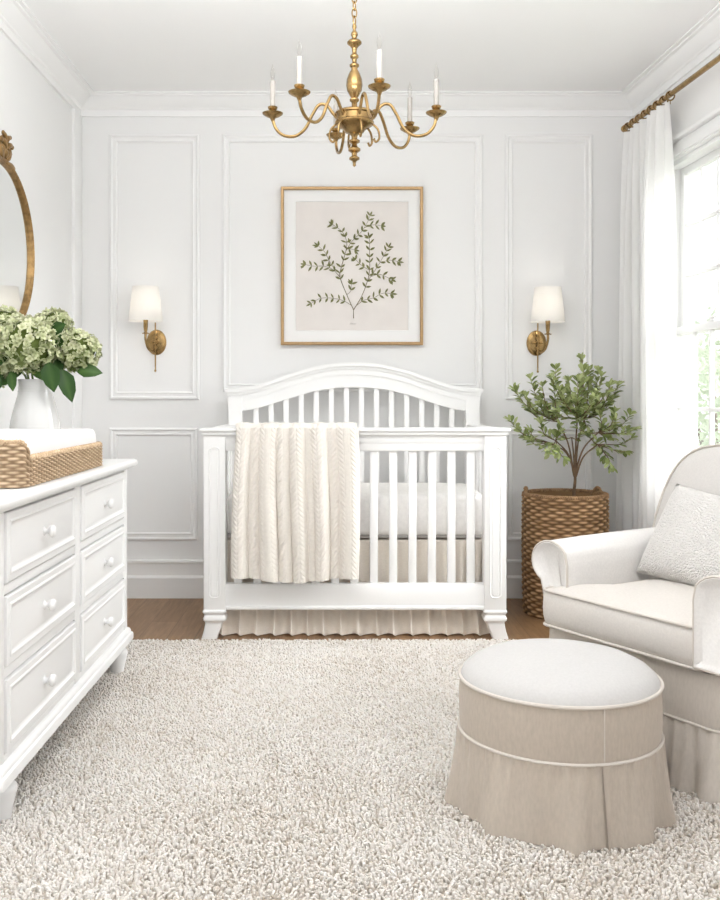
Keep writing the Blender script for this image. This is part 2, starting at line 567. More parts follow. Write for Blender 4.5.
# ------------------------------------------------------------------ outside: lawn and pale shrubs
bm = B(); box(bm, 2.6, 16, -4, 18, -0.5, -0.35); o = struct('ground_outside', bm, M['lawn'])
def leaf_cloud(name, parent, m, centre, rad, n, size, seed, root):
    r = np.random.default_rng(seed)
    d = r.normal(size=(n, 3)); d /= np.linalg.norm(d, axis=1)[:, None]
    lump = 1 + 0.22 * np.sin(d[:, 0] * 5 + seed) * np.cos(d[:, 2] * 4 + seed * 2)
    c = np.array(centre) + d * (np.array(rad) * lump[:, None]) * (r.uniform(0.35, 1.0, (n, 1)) ** 0.5)
    a = r.normal(size=(n, 3)); a /= np.linalg.norm(a, axis=1)[:, None]
    b = np.cross(a, r.normal(size=(n, 3))); b /= np.linalg.norm(b, axis=1)[:, None]
    s = (size * r.uniform(0.6, 1.3, n))[:, None]
    v = np.stack([c - a * s, c + b * s * 0.45, c + a * s, c - b * s * 0.45], 1).reshape(-1, 3)
    q = np.arange(n * 4).reshape(-1, 4)
    t = np.repeat(r.uniform(0, 1, n), 4)
    o = new_obj(name, np_mesh(name, v - np.array(root.location), q, m, t))
    o.parent = parent
    return o
for i, (x, y, h, rx, lab) in enumerate(((3.75, 9.2, 1.55, 1.1, 'pale green garden shrub seen low through the nearer window panes'),
                                         (6.9, 13.6, 3.0, 1.5, 'taller hazy garden shrub farther off, seen through the upper window panes'))):
    t = thing('garden_shrub', lab, 'shrub', (x, y, -0.35))
    leaf_cloud('foliage', t, M['garden'], (x, y, -0.1 + h * 0.55), (rx, rx, h * 0.62), 5200, 0.055, 5 + i, t)
    bm = B()
    for j in range(5):
        a = j * 1.256
        tube(bm, [(x, y, -0.35), (x + 0.15 * math.cos(a), y + 0.15 * math.sin(a), h * 0.25), (x + 0.5 * math.cos(a), y + 0.5 * math.sin(a), h * 0.7)], [0.04, 0.03, 0.012], 6)
    finish('stem', bm, M['bark'], t)

# ------------------------------------------------------------------ curtain rod and curtain
ROD_Z = 2.478
rodt = thing('curtain_rod', 'slim brass curtain rod high on the window wall', 'curtain rod', tuple(MR @ Vector((0.12, -0.10, ROD_Z))))
def off(t):
    return -0.100 + 0.022 * min(1.5, max(0, t - 0.15))
bm = B()
tube(bm, [(t, off(t), ROD_Z) for t in (0.13, 1.1, 2.35)], 0.0125, 14)
finish('rod', rw(bm), M['brass'], rodt)
bm = B()
lathe(bm, [(0.0, -0.0), (0.015, 0.001), (0.018, 0.008), (0.018, 0.022), (0.014, 0.028)], (0, 0, 0), 16, Matrix.Translation((0.112, off(0.12), ROD_Z)) @ Matrix.Rotation(R(90), 4, 'Y'))
finish('finial', rw(bm), M['brass'], rodt)
for t in (0.19, 2.2):
    bm = B()
    tube(bm, [(t, 0.0, ROD_Z - 0.03), (t, -0.05, ROD_Z - 0.03), (t, off(t), ROD_Z - 0.012)], 0.006, 8)
    lathe(bm, [(0.022, 0), (0.022, 0.006), (0.012, 0.01)], (0, 0, 0), 16, Matrix.Translation((t, 0, ROD_Z - 0.03)) @ Matrix.Rotation(R(90), 4, 'X'))
    finish('bracket', rw(bm), M['brass'], rodt)

cur = thing('curtain', 'sheer white pinch-pleated curtain hanging from the brass rod beside the window', 'curtain', tuple(MR @ Vector((0.40, -0.10, 0.02))))
CT0, CT1 = 0.175, 0.68
NP = 7
bm = B()
rows, cols = 44, 150
grid = []
for j in range(rows + 1):
    v = j / rows
    z = ROD_Z - 0.032 - v * (ROD_Z - 0.032 - 0.022)
    row = []
    for i in range(cols + 1):
        u = i / cols
        ph = u * NP * 2 * PI
        head = math.exp(-v * 9)
        pinch = 0.016 * head * (0.5 + 0.5 * math.cos(ph)) ** 3
        amp = 0.010 * head + (1 - head) * (0.042 + 0.012 * math.sin(u * 9.3 + 1.1))
        w = math.cos(ph + 0.55 * math.sin(ph) + 0.6 * v * math.sin(u * 11))
        t = CT0 + (CT1 - CT0) * u + (1 - head) * (u - 0.5) * 0.07 * v + 0.010 * (1 - head) * math.sin(2 * ph)
        y = off(CT0 + 0.2) - amp * w - pinch + 0.006 * math.sin(5 * v + u * 14)
        row.append(bm.verts.new((t, y, z)))
    grid.append(row)
for j in range(rows):
    for i in range(cols):
        bm.faces.new((grid[j][i], grid[j][i + 1], grid[j + 1][i + 1], grid[j + 1][i]))
finish('panel', rw(bm), M['curtain'], cur, ang=80)
for i in range(NP + 1):
    u = i / NP
    t = CT0 + (CT1 - CT0) * u
    bm = B()
    ring = [(t + 0.004 * math.sin(a), off(t) + 0.020 * math.cos(a), ROD_Z - 0.006 + 0.020 * math.sin(a)) for a in [2 * PI * q / 20 for q in range(20)]]
    tube(bm, ring, 0.0038, 6, closed=True)
    tube(bm, [(t, off(t), ROD_Z - 0.027), (t, off(t), ROD_Z - 0.045)], 0.002, 6)
    finish('curtain_ring', rw(bm), M['brass'], cur)

# ------------------------------------------------------------------ rug
rug = thing('rug', 'large cream shag rug covering most of the wooden floor', 'rug', (0.0, 2.4, 0.0))
RX0, RX1, RY0, RY1 = -1.30, 1.42, 0.9, 4.102
bm = B(); box(bm, RX0, RX1, RY0, RY1, 0.0, 0.009, 0.003)
finish('backing', bm, M['rugbase'], rug)
def pile():
    r = np.random.default_rng(3)
    st = 0.0080
    xs = np.arange(RX0 + 0.004, RX1 - 0.003, st); ys = np.arange(1.75, RY1 - 0.002, st)
    X, Y = np.meshgrid(xs, ys)
    X = X.ravel() + r.uniform(-.6, .6, X.size) * st; Y = Y.ravel() + r.uniform(-.6, .6, Y.size) * st
    keep = (X < 0.42 * Y + 0.3) & (X > -0.38 * Y - 0.25)
    X, Y = X[keep], Y[keep]
    n = len(X)
    # slow waves lay the pile over in drifting directions
    ang = 2.2 * np.sin(X * 3.1 + 1.3 * np.sin(Y * 2.3)) + 2.0 * np.cos(Y * 3.7 + X * 1.9) + r.normal(0, 1.6, n)
    lay = r.uniform(0.001, 0.010, n)
    clump = 0.5 + 0.5 * np.sin(X * 31 + 3 * np.sin(Y * 17)) * np.sin(Y * 33 + 3 * np.sin(X * 19))
    hgt = r.uniform(0.009, 0.014, n) + 0.005 * clump
    dx, dy = np.cos(ang) * lay, np.sin(ang) * lay
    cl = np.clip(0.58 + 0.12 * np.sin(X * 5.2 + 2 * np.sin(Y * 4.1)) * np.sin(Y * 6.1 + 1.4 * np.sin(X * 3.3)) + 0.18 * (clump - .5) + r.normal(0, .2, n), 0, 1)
    rings = []
    tint = []
    fat = r.uniform(0.8, 1.25, n)
    prof = ((0.0, 0.0, 0.0030), (0.45, 0.55, 0.0042), (0.85, 0.92, 0.0036), (1.0, 1.0, 0.0012))
    for s, hh, rad in prof:
        cx, cy, cz = X + dx * s, Y + dy * s, 0.006 + hgt * hh
        for q in range(4):
            a = ang + q * PI / 2
            rings.append(np.stack([cx + np.cos(a) * rad * fat, cy + np.sin(a) * rad * fat, cz], 1))
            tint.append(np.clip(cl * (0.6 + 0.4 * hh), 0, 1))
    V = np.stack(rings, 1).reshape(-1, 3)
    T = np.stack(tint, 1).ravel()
    q = []
    for k_ in range(3):
        for e in range(4):
            a, b = k_ * 4 + e, k_ * 4 + (e + 1) % 4
            q.append((a, b, b + 4, a + 4))
    q.append((12, 13, 14, 15))
    q = np.array(q)
    Q = (np.arange(n)[:, None, None] * 16 + q[None]).reshape(-1, 4)
    return V, Q, T
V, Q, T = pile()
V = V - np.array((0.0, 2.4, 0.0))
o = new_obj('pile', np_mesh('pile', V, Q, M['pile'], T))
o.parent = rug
o['kind'] = 'stuff'
# ------------------------------------------------------------------ crib
CX = 0.0985
CF = 0.0885
crib = thing('crib', 'white wooden baby crib with arched headboard and slatted front', 'crib', (CX, 4.53, 0))
XL, XR = CF - 0.672, CF + 0.672       # outer post faces
PW = 0.098
YF, YB = 4.170, 4.935
RAILZ = 0.936
def post(x0, x1, y0, y1, z0, z1, front, side):
    bm = B()
    box(bm, x0, x1, y0, y1, z0, z1, 0.006)
    if front:
        # a long rounded raised panel on the face of the post
        w = (x1 - x0)
        xa, xb = x0 + w * 0.26, x1 - w * 0.26
        pts = rrect((xb - xa) / 2, (z1 - z0) * 0.5 - 0.055, 0.018, 5, (xa + xb) / 2, (z0 + z1) / 2)
        tube(bm, [(p[0], y0 - 0.0005, p[1]) for p in pts], 0.0042, 6, closed=True)
        inn = [(p[0], y0 - 0.003, p[1]) for p in offset_poly(pts, -0.010)]
        out = [(p[0], y0 + 0.002, p[1]) for p in offset_poly(pts, -0.006)]
        rings_to_faces(bm, [out, inn], cap=True)
    return finish('post', bm, M['crib'], crib)
ZP = 0.129
post(XL, XL + PW, YF, YF + 0.085, ZP, RAILZ - 0.03, True, -1)
post(XR - PW, XR, YF, YF + 0.085, ZP, RAILZ - 0.03, True, 1)
def foot(x, y, sx, sy):
    bm = B()
    rings = []
    hw, hd = PW / 2, 0.0425
    for z, gx, ox in ((ZP + 0.002, 1.0, 0), (0.126, 1.06, 0), (0.120, 1.08, 0), (0.112, 0.98, 0), (0.106, 0.93, 0), (0.100, 0.98, 0), (0.092, 1.05, 0), (0.083, 1.03, 0.0),
                      (0.076, 0.88, 0.000), (0.070, 0.80, 0.003), (0.060, 0.78, 0.006), (0.045, 0.75, 0.010), (0.030, 0.72, 0.015), (0.012, 0.71, 0.021), (0.0, 0.72, 0.024)):
        pts = rrect(hw * gx, hd * gx, 0.008, 3, x + ox * sx, y + ox * 0.35 * sy)
        rings.append([(p[0], p[1], z) for p in pts])
    rings_to_faces(bm, rings)
    finish('foot', bm, M['crib'], crib, ang=30)
foot(XL + PW / 2, YF + 0.0425, -1, -1)
foot(XR - PW / 2, YF + 0.0425, 1, -1)
foot(XL + PW / 2, YB - 0.03, -1, 0)
foot(XR - PW / 2, YB - 0.03, 1, 0)
# front rails
bm = B(); box(bm, XL + PW - 0.005, XR - PW + 0.005, YF + 0.012, YF + 0.062, 0.834, RAILZ - 0.03, 0.005)
box(bm, XL + PW - 0.005, XR - PW + 0.005, YF + 0.008, YF + 0.066, 0.868, RAILZ - 0.028, 0.006)
finish('top_rail', bm, M['crib'], crib)
bm = B(); box(bm, XL - 0.016, XR + 0.016, YF - 0.020, YF + 0.100, RAILZ - 0.016, RAILZ, 0.007, 3)
box(bm, XL - 0.008, XR + 0.008, YF - 0.011, YF + 0.092, RAILZ - 0.031, RAILZ - 0.015, 0.006)
finish('front_cap', bm, M['crib'], crib)
bm = B(); box(bm, XL + PW - 0.005, XR - PW + 0.005, YF + 0.012, YF + 0.062, ZP + 0.004, 0.243, 0.005)
box(bm, XL + PW - 0.005, XR - PW + 0.005, YF + 0.005, YF + 0.066, ZP, ZP + 0.018, 0.006)
finish('bottom_rail', bm, M['crib'], crib)
for k in range(13):
    x = 0.606 - 0.0866 * k
    bm = B(); box(bm, x - 0.018, x + 0.018, YF + 0.026, YF + 0.048, 0.238, 0.842, 0.004)
    finish('slat', bm, M['crib'], crib)
# side panels
for s, xa in ((-1, XL + 0.020), (1, XR - 0.068)):
    bm = B(); box(bm, xa, xa + 0.048, YF + 0.07, YB - 0.03, 0.835, RAILZ - 0.03, 0.005)
    box(bm, xa - 0.012, xa + 0.060, YF + 0.07, YB - 0.005, RAILZ - 0.031, RAILZ - 0.002, 0.007, 3)
    finish('side_rail', bm, M['crib'], crib)
    bm = B(); box(bm, xa + 0.004, xa + 0.044, YF + 0.07, YB - 0.03, ZP + 0.004, 0.243, 0.005)
    finish('side_rail', bm, M['crib'], crib)
    for k in range(6):
        y = YF + 0.155 + 0.098 * k
        bm = B(); box(bm, xa + 0.013, xa + 0.035, y - 0.018, y + 0.018, 0.238, 0.840, 0.004)
        finish('slat', bm, M['crib'], crib)
# headboard
HB0, HB1 = CX - 0.650, CX + 0.650
def arch(x):
    t = min(1, abs(x - CX) / 0.650)
    return 0.5 * (1 + math.cos(PI * t ** 1.15))
def strip(bm, x0, x1, zt, zb, y0, y1, n=60):
    rings = []
    for i in range(n + 1):
        x = x0 + (x1 - x0) * i / n
        rings.append([(x, y0, zb(x)), (x, y1, zb(x)), (x, y1, zt(x)), (x, y0, zt(x))])
    rings_to_faces(bm, rings)
top = lambda x: 1.092 + 0.138 * arch(x)
bm = B()
strip(bm, HB0 + 0.012, HB1 - 0.012, top, lambda x: 0.998 + 0.128 * arch(x), YB - 0.050, YB - 0.006)
strip(bm, HB0 + 0.012, HB1 - 0.012, lambda x: top(x) - 0.000, lambda x: top(x) - 0.040, YB - 0.056, YB - 0.002)
finish('headboard_panel', bm, M['crib'], crib)
bm = B()
strip(bm, HB0 - 0.018, HB1 + 0.018, lambda x: top(x) + 0.024, lambda x: top(x) + 0.006, YB - 0.074, YB + 0.012)
strip(bm, HB0 - 0.006, HB1 + 0.006, lambda x: top(x) + 0.008, lambda x: top(x) - 0.010, YB - 0.064, YB + 0.004)
bmesh.ops.bevel(bm, geom=[e for e in bm.edges if e.is_manifold and e.calc_face_angle(0) > 1.0], offset=0.006, segments=2, affect='EDGES')
finish('headboard_cap', bm, M['crib'], crib)
for xa, xb in ((HB0, HB0 + 0.070), (HB1 - 0.070, HB1)):
    bm = B()
    strip(bm, xa, xb, lambda x: 1.075, lambda x: ZP, YB - 0.062, YB)
    finish('headboard_stile', bm, M['crib'], crib)
for k in range(14):
    x = CX + (k - 6.5) * 0.0785
    bm = B(); box(bm, x - 0.0135, x + 0.0135, YB - 0.036, YB - 0.018, 0.30, 0.998 + 0.128 * arch(x) + 0.01, 0.003)
    finish('headboard_slat', bm, M['crib'], crib)
bm = B(); box(bm, HB0 + 0.06, HB1 - 0.06, YB - 0.050, YB - 0.010, ZP, 0.31, 0.005)
finish('headboard_rail', bm, M['crib'], crib)

# mattress, its dark base line, bed skirt
MX0, MX1 = XL + 0.075, XR - 0.075
mat_t = thing('crib_mattress', 'crib mattress in a soft white quilted sheet inside the white crib', 'mattress', (CX, 4.55, 0.44))
bm = B()
pl = rrect((MX1 - MX0) / 2, 0.305, 0.05, 6, CX, 4.58)
pl = resample(pl, 0.03)
rings = []
for z, f in ((0.445, .95), (0.452, .98), (0.47, .997), (0.52, 1.0), (0.575, 1.0), (0.604, .99), (0.620, .965), (0.630, .92), (0.636, .8), (0.640, .5), (0.641, .1)):
    rings.append([(CX + (p[0] - CX) * (1 - (1 - f) * (.5 if f > .9 else 1)), 4.58 + (p[1] - 4.58) * f, z) for p in pl])
rings_to_faces(bm, rings)
finish('mattress', bm, M['sheet'], mat_t, ang=60)
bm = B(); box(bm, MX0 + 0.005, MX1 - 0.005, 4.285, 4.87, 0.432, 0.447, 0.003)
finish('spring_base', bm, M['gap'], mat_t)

def skirt_panel(bm, x0, x1, y, z0, z1, npl, amp, sgn=-1, seed=0):
    rr = random.Random(seed)
    cols = npl * 12
    ph = [rr.uniform(-0.6, 0.6) for _ in range(npl + 2)]
    rows = 14
    g = []
    for j in range(rows + 1):
        v = j / rows
        row = []
        for i in range(cols + 1):
            u = i / cols
            k = u * npl
            kk = int(k); f = k - kk
            p = ph[kk] * (1 - f) + ph[kk + 1] * f
            a = amp * (0.65 + 0.35 * v) + 0.008 * max(0, v - .75) / .25
            wv = math.sin(k * 2 * PI + p)
            wv = math.copysign(abs(wv) ** 0.75, wv)
            row.append(bm.verts.new((x0 + (x1 - x0) * u + 0.008 * v * math.cos(k * 2 * PI + p), y + sgn * a * wv - 0.040 * max(0, v - .74) / .26, z1 + (z0 - z1) * v + 0.006 * v * math.sin(k * 2 * PI + p + 0.8))))
        g.append(row)
    for j in range(rows):
        for i in range(cols):
            bm.faces.new((g[j][i], g[j][i + 1], g[j + 1][i + 1], g[j + 1][i]))
sk = thing('crib_skirt', 'gathered flax-coloured bed skirt hanging under the crib mattress', 'bed skirt', (CX, 4.53, 0.0))
bm = B(); skirt_panel(bm, XL + 0.055, XR - 0.055, YF + 0.092, 0.009, 0.424, 16, 0.018, -1, 4)
finish('front_panel', bm, M['skirt'], sk, ang=80)
bm = B(); box(bm, MX0, MX1, YF + 0.098, 4.86, 0.415, 0.4245)
finish('deck', bm, M['skirt'], sk)

# knitted blanket over the front rail
def blanket():
    bm = B()
    x0, x1 = -0.437, 0.096
    NX = 300
    path = []        # (y, z, front weight)
    yb, yf, zt = YF + 0.106, YF - 0.030, RAILZ + 0.018
    Lb, Lf = 0.26, 0.668
    for i in range(40):
        path.append((yb, zt - 0.012 - Lb * (1 - i / 40), 0))
    for i in range(15):
        a = PI * i / 14
        path.append(((yb + yf) / 2 + (yb - yf) / 2 * math.cos(a), zt - 0.012 + 0.014 * min(1, 2.2 * math.sin(a)), 0))
    n2 = 250
    for i in range(1, n2 + 1):
        path.append((yf, zt - 0.012 - Lf * i / n2, i / n2))
    ridges = [(-0.420, .030, 1.0), (-0.330, .042, 1.15), (-0.262, .026, 0.75), (-0.205, .030, 0.95), (-0.118, .044, 1.2), (-0.045, .024, 0.75), (0.035, .036, 1.1), (0.090, .020, 0.8)]
    tubes = [(126, 180, 1.0), (176, 212, .45), (208, 264, 1.15), (260, 304, .8), (300, 348, 1.05), (344, 372, .45), (366, 414, 1.15), (410, 446, .5), (440, 508, 1.1)]
    g = []
    s = 0.0
    prev = None
    for (y, z, f) in path:
        if prev is not None:
            s += math.hypot(y - prev[0], z - prev[1])
        prev = (y, z)
        row = []
        for i in range(NX + 1):
            u = i / NX
            x = x0 + (x1 - x0) * u
            h = 0.0
            for za, zb, a in tubes:
                q = (2 * u * 377 - (za + zb - 256)) / (zb - za)
                if abs(q) < 1:
                    h = max(h, a * math.sqrt(1 - q * q))
            fold = h * (0.016 + 0.038 * min(1, f * 1.6) ** 0.7) if f > 0 else h * 0.006
            # plaited cables with plain ribs between them
            p = 0.0275
            m = (x - x0) / p
            col = math.floor(m)
            lx = (m - col) - 0.5
            sg = 1 if int(col) % 2 else -1
            if int(col) % 3 == 2:
                st = 0.0018 * abs(math.sin((x - x0) / 0.0046 * PI))
            else:
                st = 0.0042 * (abs(math.sin(PI * (s / 0.021 + sg * lx * 1.3))) ** 0.8) * (1 - (2 * lx) ** 4)
            dn = fold + st
            xs = x + (0.010 * math.sin(f * 2.6 + x * 8) + (u - 0.5) * 0.022 * f) * (1 if f else 0)
            if f > 0:
                row.append(bm.verts.new((xs, y - dn, z + 0.010 * f * math.sin(x * 14 + 1.0))))
            elif y > (yb + yf) / 2 + 0.03:
                row.append(bm.verts.new((xs, y + st * 0.6, z)))
            else:
                row.append(bm.verts.new((xs, y - dn * 0.5, z + dn * 0.5)))
        g.append(row)
    for j in range(len(g) - 1):
        for i in range(NX):
            bm.faces.new((g[j][i], g[j][i + 1], g[j + 1][i + 1], g[j + 1][i]))
    return bm
bl = finish('knitted_blanket', blanket(), M['knit'], None, ang=80)
tag(bl, 'cream cable-knit blanket draped over the front rail of the crib', 'blanket')
# ------------------------------------------------------------------ framed print
AX0, AX1, AZ0, AZ1 = -0.289, 0.470, 1.353, 2.198
art = thing('framed_print', 'framed botanical print of a leafy green sprig hung above the crib', 'picture', ((AX0 + AX1) / 2, BACK, (AZ0 + AZ1) / 2))
bm = B(); sweep_rect(bm, (AX0, BACK - 0.002, AZ0), (1, 0, 0), (0, 0, 1), (0, -1, 0), AX1 - AX0, AZ1 - AZ0, [(0, 0), (0, 0.030), (0.003, 0.033), (0.013, 0.033), (0.016, 0.030), (0.016, 0.0)])
finish('frame', bm, M['goldframe'], art)
bm = B()
sweep_rect(bm, (AX0 + 0.010, BACK - 0.002, AZ0 + 0.010), (1, 0, 0), (0, 0, 1), (0, -1, 0), AX1 - AX0 - 0.02, AZ1 - AZ0 - 0.02, [(0, 0.0), (0, 0.017), (0.067, 0.017), (0.069, 0.012)])
finish('mat_board', bm, M['mat_board'], art)
bm = B(); box(bm, AX0 + 0.02, AX1 - 0.02, BACK - 0.013, BACK - 0.003, AZ0 + 0.02, AZ1 - 0.02)
paper = finish('paper', bm, M['paper'], art)
acx, acz = (AX0 + AX1) / 2, (AZ0 + AZ1) / 2
def ap(p, o=0.0):
    return Vector((acx + (p[0] - 350) / 792.0, BACK - 0.0145 - o, acz - (p[1] - 385) / 792.0))
BR = [[(357, 606), (357, 590), (357, 570)],
      [(357, 570), (330, 510), (300, 432), (305, 390), (322, 330), (328, 285), (310, 240), (268, 208)],
      [(350, 552), (310, 530), (260, 520), (215, 522), (178, 542)],
      [(300, 432), (270, 400), (230, 385), (190, 385), (150, 378)],
      [(285, 408), (255, 365), (235, 325), (208, 300)],
      [(325, 320), (350, 280), (385, 245), (410, 210), (427, 172)],
      [(402, 222), (440, 210), (474, 214)],
      [(357, 570), (390, 515), (415, 450), (425, 400), (425, 340), (425, 285), (422, 262)],
      [(415, 450), (450, 400), (480, 350), (505, 305)],
      [(432, 428), (470, 420), (518, 442)],
      [(470, 370), (510, 360), (548, 366)],
      [(365, 555), (400, 530), (440, 520), (480, 500), (518, 502)],
      [(425, 402), (395, 385), (366, 358)],
      [(312, 300), (340, 310), (362, 316)], [(330, 505), (345, 490), (348, 462)]]
bm = B(); bl_ = B()
def flat_leaf(bm, p, d, ln, wd, o):
    d = d.normalized(); n = Vector((d.z, 0, -d.x))
    y = Vector((0, -o, 0))
    pts = [p, p + d * ln * .3 + n * wd * .42, p + d * ln * .6 + n * wd * .46, p + d * ln * .85 + n * wd * .22, p + d * ln, p + d * ln * .85 - n * wd * .22, p + d * ln * .6 - n * wd * .46, p + d * ln * .3 - n * wd * .42]
    bm.faces.new([bm.verts.new(q + y) for q in pts])
ar = random.Random(11)
for bi, br in enumerate(BR):
    pts = smooth_path([ap(p) for p in br], 8)
    wd = 0.0019 if bi in (0, 1, 7) else 0.0013
    tube(bm, pts, [wd * (1.1 - 0.5 * i / len(pts)) for i in range(len(pts))], 4)
    L = len(pts)
    start = 0.25 if bi in (1, 7) else 0.16
    if bi == 0:
        continue
    acc = 0
    for i in range(1, L):
        acc += (pts[i] - pts[i - 1]).length
        if i / L > start and acc > 0.029:
            acc = 0
            d = (pts[i] - pts[i - 1]).normalized()
            for sgn in (-1, 1):
                a = sgn * ar.uniform(0.55, 1.15)
                dd = Vector((d.x * math.cos(a) + d.z * math.sin(a), 0, -d.x * math.sin(a) + d.z * math.cos(a)))
                flat_leaf(bl_, pts[i], dd, ar.uniform(.026, .037), ar.uniform(.0095, .0135), ar.uniform(0.0002, 0.0012))
    d = pts[-1] - pts[-2]
    for a in (-1.0, 0.0, 1.0):
        dd = Vector((d.x * math.cos(a) + d.z * math.sin(a), 0, -d.x * math.sin(a) + d.z * math.cos(a)))
        flat_leaf(bl_, pts[-1], dd, ar.uniform(.024, .033), ar.uniform(.009, .012), ar.uniform(0.0002, 0.0012))
finish('printed_stem', bm, M['ink_stem'], paper)
finish('foliage', bl_, M['ink_leaf'], paper, smooth=False)
bm = B()
tube(bm, smooth_path([ap((340 + i * 1.6, 629 + 4 * math.sin(i * 2.1) * (1 if i % 3 else 1.6))) for i in range(18)], 3), 0.0006, 4)
finish('printed_caption', bm, M['ink_script'], paper)

# ------------------------------------------------------------------ wall sconces
def make_sconce(px, pz, side, label):
    t = thing('wall_sconce', label, 'wall lamp', (px, BACK, pz), 0, 'brass sconces beside the print')
    Mp = Matrix.Translation((px, BACK, pz)) @ Matrix.Rotation(R(90), 4, 'X') @ Matrix.Diagonal((0.88, 1.12, 1, 1))
    bm = B(); lathe(bm, [(0.060, 0.0), (0.061, 0.006), (0.058, 0.011), (0.052, 0.012), (0.049, 0.015), (0.040, 0.017), (0.020, 0.019), (0.0, 0.019)], (0, 0, 0), 40, Mp)
    finish('backplate', bm, M['brass'], t)
    bm = B()
    for zz, rr in ((0.026, 0.010), (-0.028, 0.012), (0.0, 0.013)):
        sphere(bm, (px, BACK - 0.024, pz + zz), rr, (1, 0.8, 1), 14, 8)
    tube(bm, [(px - 0.022, BACK - 0.034, pz), (px + 0.022, BACK - 0.034, pz)], 0.004, 8)
    sphere(bm, (px - 0.024, BACK - 0.034, pz), 0.006, (1, 1, 1), 10, 6); sphere(bm, (px + 0.024, BACK - 0.034, pz), 0.006, (1, 1, 1), 10, 6)
    finish('knob', bm, M['brass'], t)
    sx, sy = px + side * 0.034, BACK - 0.125
    bm = B()
    pts = smooth_path([(px, BACK - 0.018, pz - 0.030), (px + side * .012, BACK - 0.055, pz - 0.052), (px + side * .026, BACK - 0.100, pz - 0.036), (sx, sy, pz + 0.006), (sx, sy, pz + 0.050)], 8)
    tube(bm, pts, 0.0062, 10)
    finish('arm', bm, M['brass'], t)
    bm = B()
    lathe(bm, [(0.004, 0.035), (0.012, 0.040), (0.012, 0.044), (0.007, 0.048), (0.0095, 0.056), (0.0115, 0.075), (0.0125, 0.105), (0.0125, 0.112), (0.009, 0.115)], (sx, sy, pz), 20)
    tube(bm, [(sx - 0.018, sy, pz + 0.040), (sx + 0.018, sy, pz + 0.040)], 0.003, 6)
    finish('socket', bm, M['brass'], t)
    bm = B()
    tube(bm, [(px, BACK - 0.038, pz + 0.105), (px, BACK - 0.038, pz - 0.150)], 0.0038, 8)
    sphere(bm, (px, BACK - 0.038, pz - 0.153), 0.006, (1, 1, 1.2), 10, 6)
    finish('rod', bm, M['brass'], t)
    bm = B()
    z0, z1 = pz + 0.104, pz + 0.284
    lathe(bm, [(0.089, z0), (0.068, z1), (0.0665, z1), (0.0875, z0), (0.089, z0)], (sx, sy, 0), 44, cap=False)
    sh = finish('lamp_shade', bm, M['shade'], t, ang=60)
    bm = B()
    lathe(bm, [(0.008, 0.112), (0.012, 0.13), (0.022, 0.155), (0.024, 0.175), (0.016, 0.20), (0.0, 0.208)], (sx, sy, pz), 16)
    finish('bulb', bm, M['bulb'], t)
    return (sx, sy, pz + 0.19)
SC1 = make_sconce(-0.957, 1.368, -1, 'brass wall sconce with white shade in the panel between mirror and crib')
SC2 = make_sconce(1.080, 1.364, 1, 'brass wall sconce with white shade above the potted tree')

# ------------------------------------------------------------------ mirror on the left wall
MC = Vector((LEFT, 3.835, 1.690)); MA, MB_ = 0.368, 0.348
mir = thing('wall_mirror', 'round gilt mirror with a carved leaf crest on the left wall', 'mirror', tuple(MC))
def mring(a, b, x):
    return [(LEFT + x, MC.y + a * math.cos(q), MC.z + b * math.sin(q)) for q in [2 * PI * k / 72 for k in range(72)]]
bm = B()
rings = []
for d, x in ((0.011, 0.002), (0.013, 0.016), (0.010, 0.026), (0.004, 0.030), (-0.002, 0.026), (-0.004, 0.020), (-0.007, 0.024), (-0.011, 0.022), (-0.013, 0.015), (-0.013, 0.004)):
    rings.append(mring(MA + d, MB_ + d, x))
rings_to_faces(bm, rings, cap=False)
finish('frame', bm, M['gold'], mir, ang=50)
bm = B()
a, b = mring(MA - 0.010, MB_ - 0.010, 0.012), mring(MA - 0.010, MB_ - 0.010, 0.004)
rings_to_faces(bm, [a, b], cap=True)
finish('glass', bm, M['mirror'], mir, smooth=False)
bm = B()
zc = MC.z + MB_ + 0.018
def lobe(bm, ang, ln, wd, base, curl=0.0):
    pts = []
    p = Vector(base); a = ang
    n = 7
    for i in range(n):
        pts.append(p.copy()); p = p + Vector((0.002, math.sin(a), math.cos(a))) * (ln / n); a += curl / n
    rad = [wd * (0.35 + 0.65 * math.sin(PI * min(1, (i + 0.6) / n))) * (1 if i < n - 1 else 0.35) for i in range(n)]
    tube(bm, pts, rad, 8)
    if abs(curl) > 1.5:
        sphere(bm, pts[-1], wd * 0.9, (0.8, 1, 1), 10, 6)
x_ = LEFT + 0.022
lobe(bm, 0, 0.118, 0.016, (x_, MC.y, zc - 0.005))
for s in (-1, 1):
    lobe(bm, s * 0.40, 0.098, 0.015, (x_, MC.y + s * 0.008, zc - 0.004), -s * 0.6)
    lobe(bm, s * 0.78, 0.092, 0.015, (x_, MC.y + s * 0.014, zc - 0.006), s * 1.0)
    lobe(bm, s * 1.15, 0.100, 0.015, (x_, MC.y + s * 0.020, zc - 0.012), -s * 1.9)
    lobe(bm, s * 0.55, 0.075, 0.012, (x_ + 0.012, MC.y + s * 0.008, zc + 0.030), s * 1.8)
    lobe(bm, s * 0.30, 0.060, 0.010, (x_ + 0.012, MC.y + s * 0.004, zc + 0.055), s * 1.6)
    lobe(bm, s * 1.5, 0.12, 0.011, (x_, MC.y + s * 0.03, zc - 0.020), s * 0.35)
sphere(bm, (x_ + 0.006, MC.y, zc + 0.012), 0.017, (0.8, 1, 1), 12, 8)
finish('crest', bm, M['gold'], mir, ang=50)

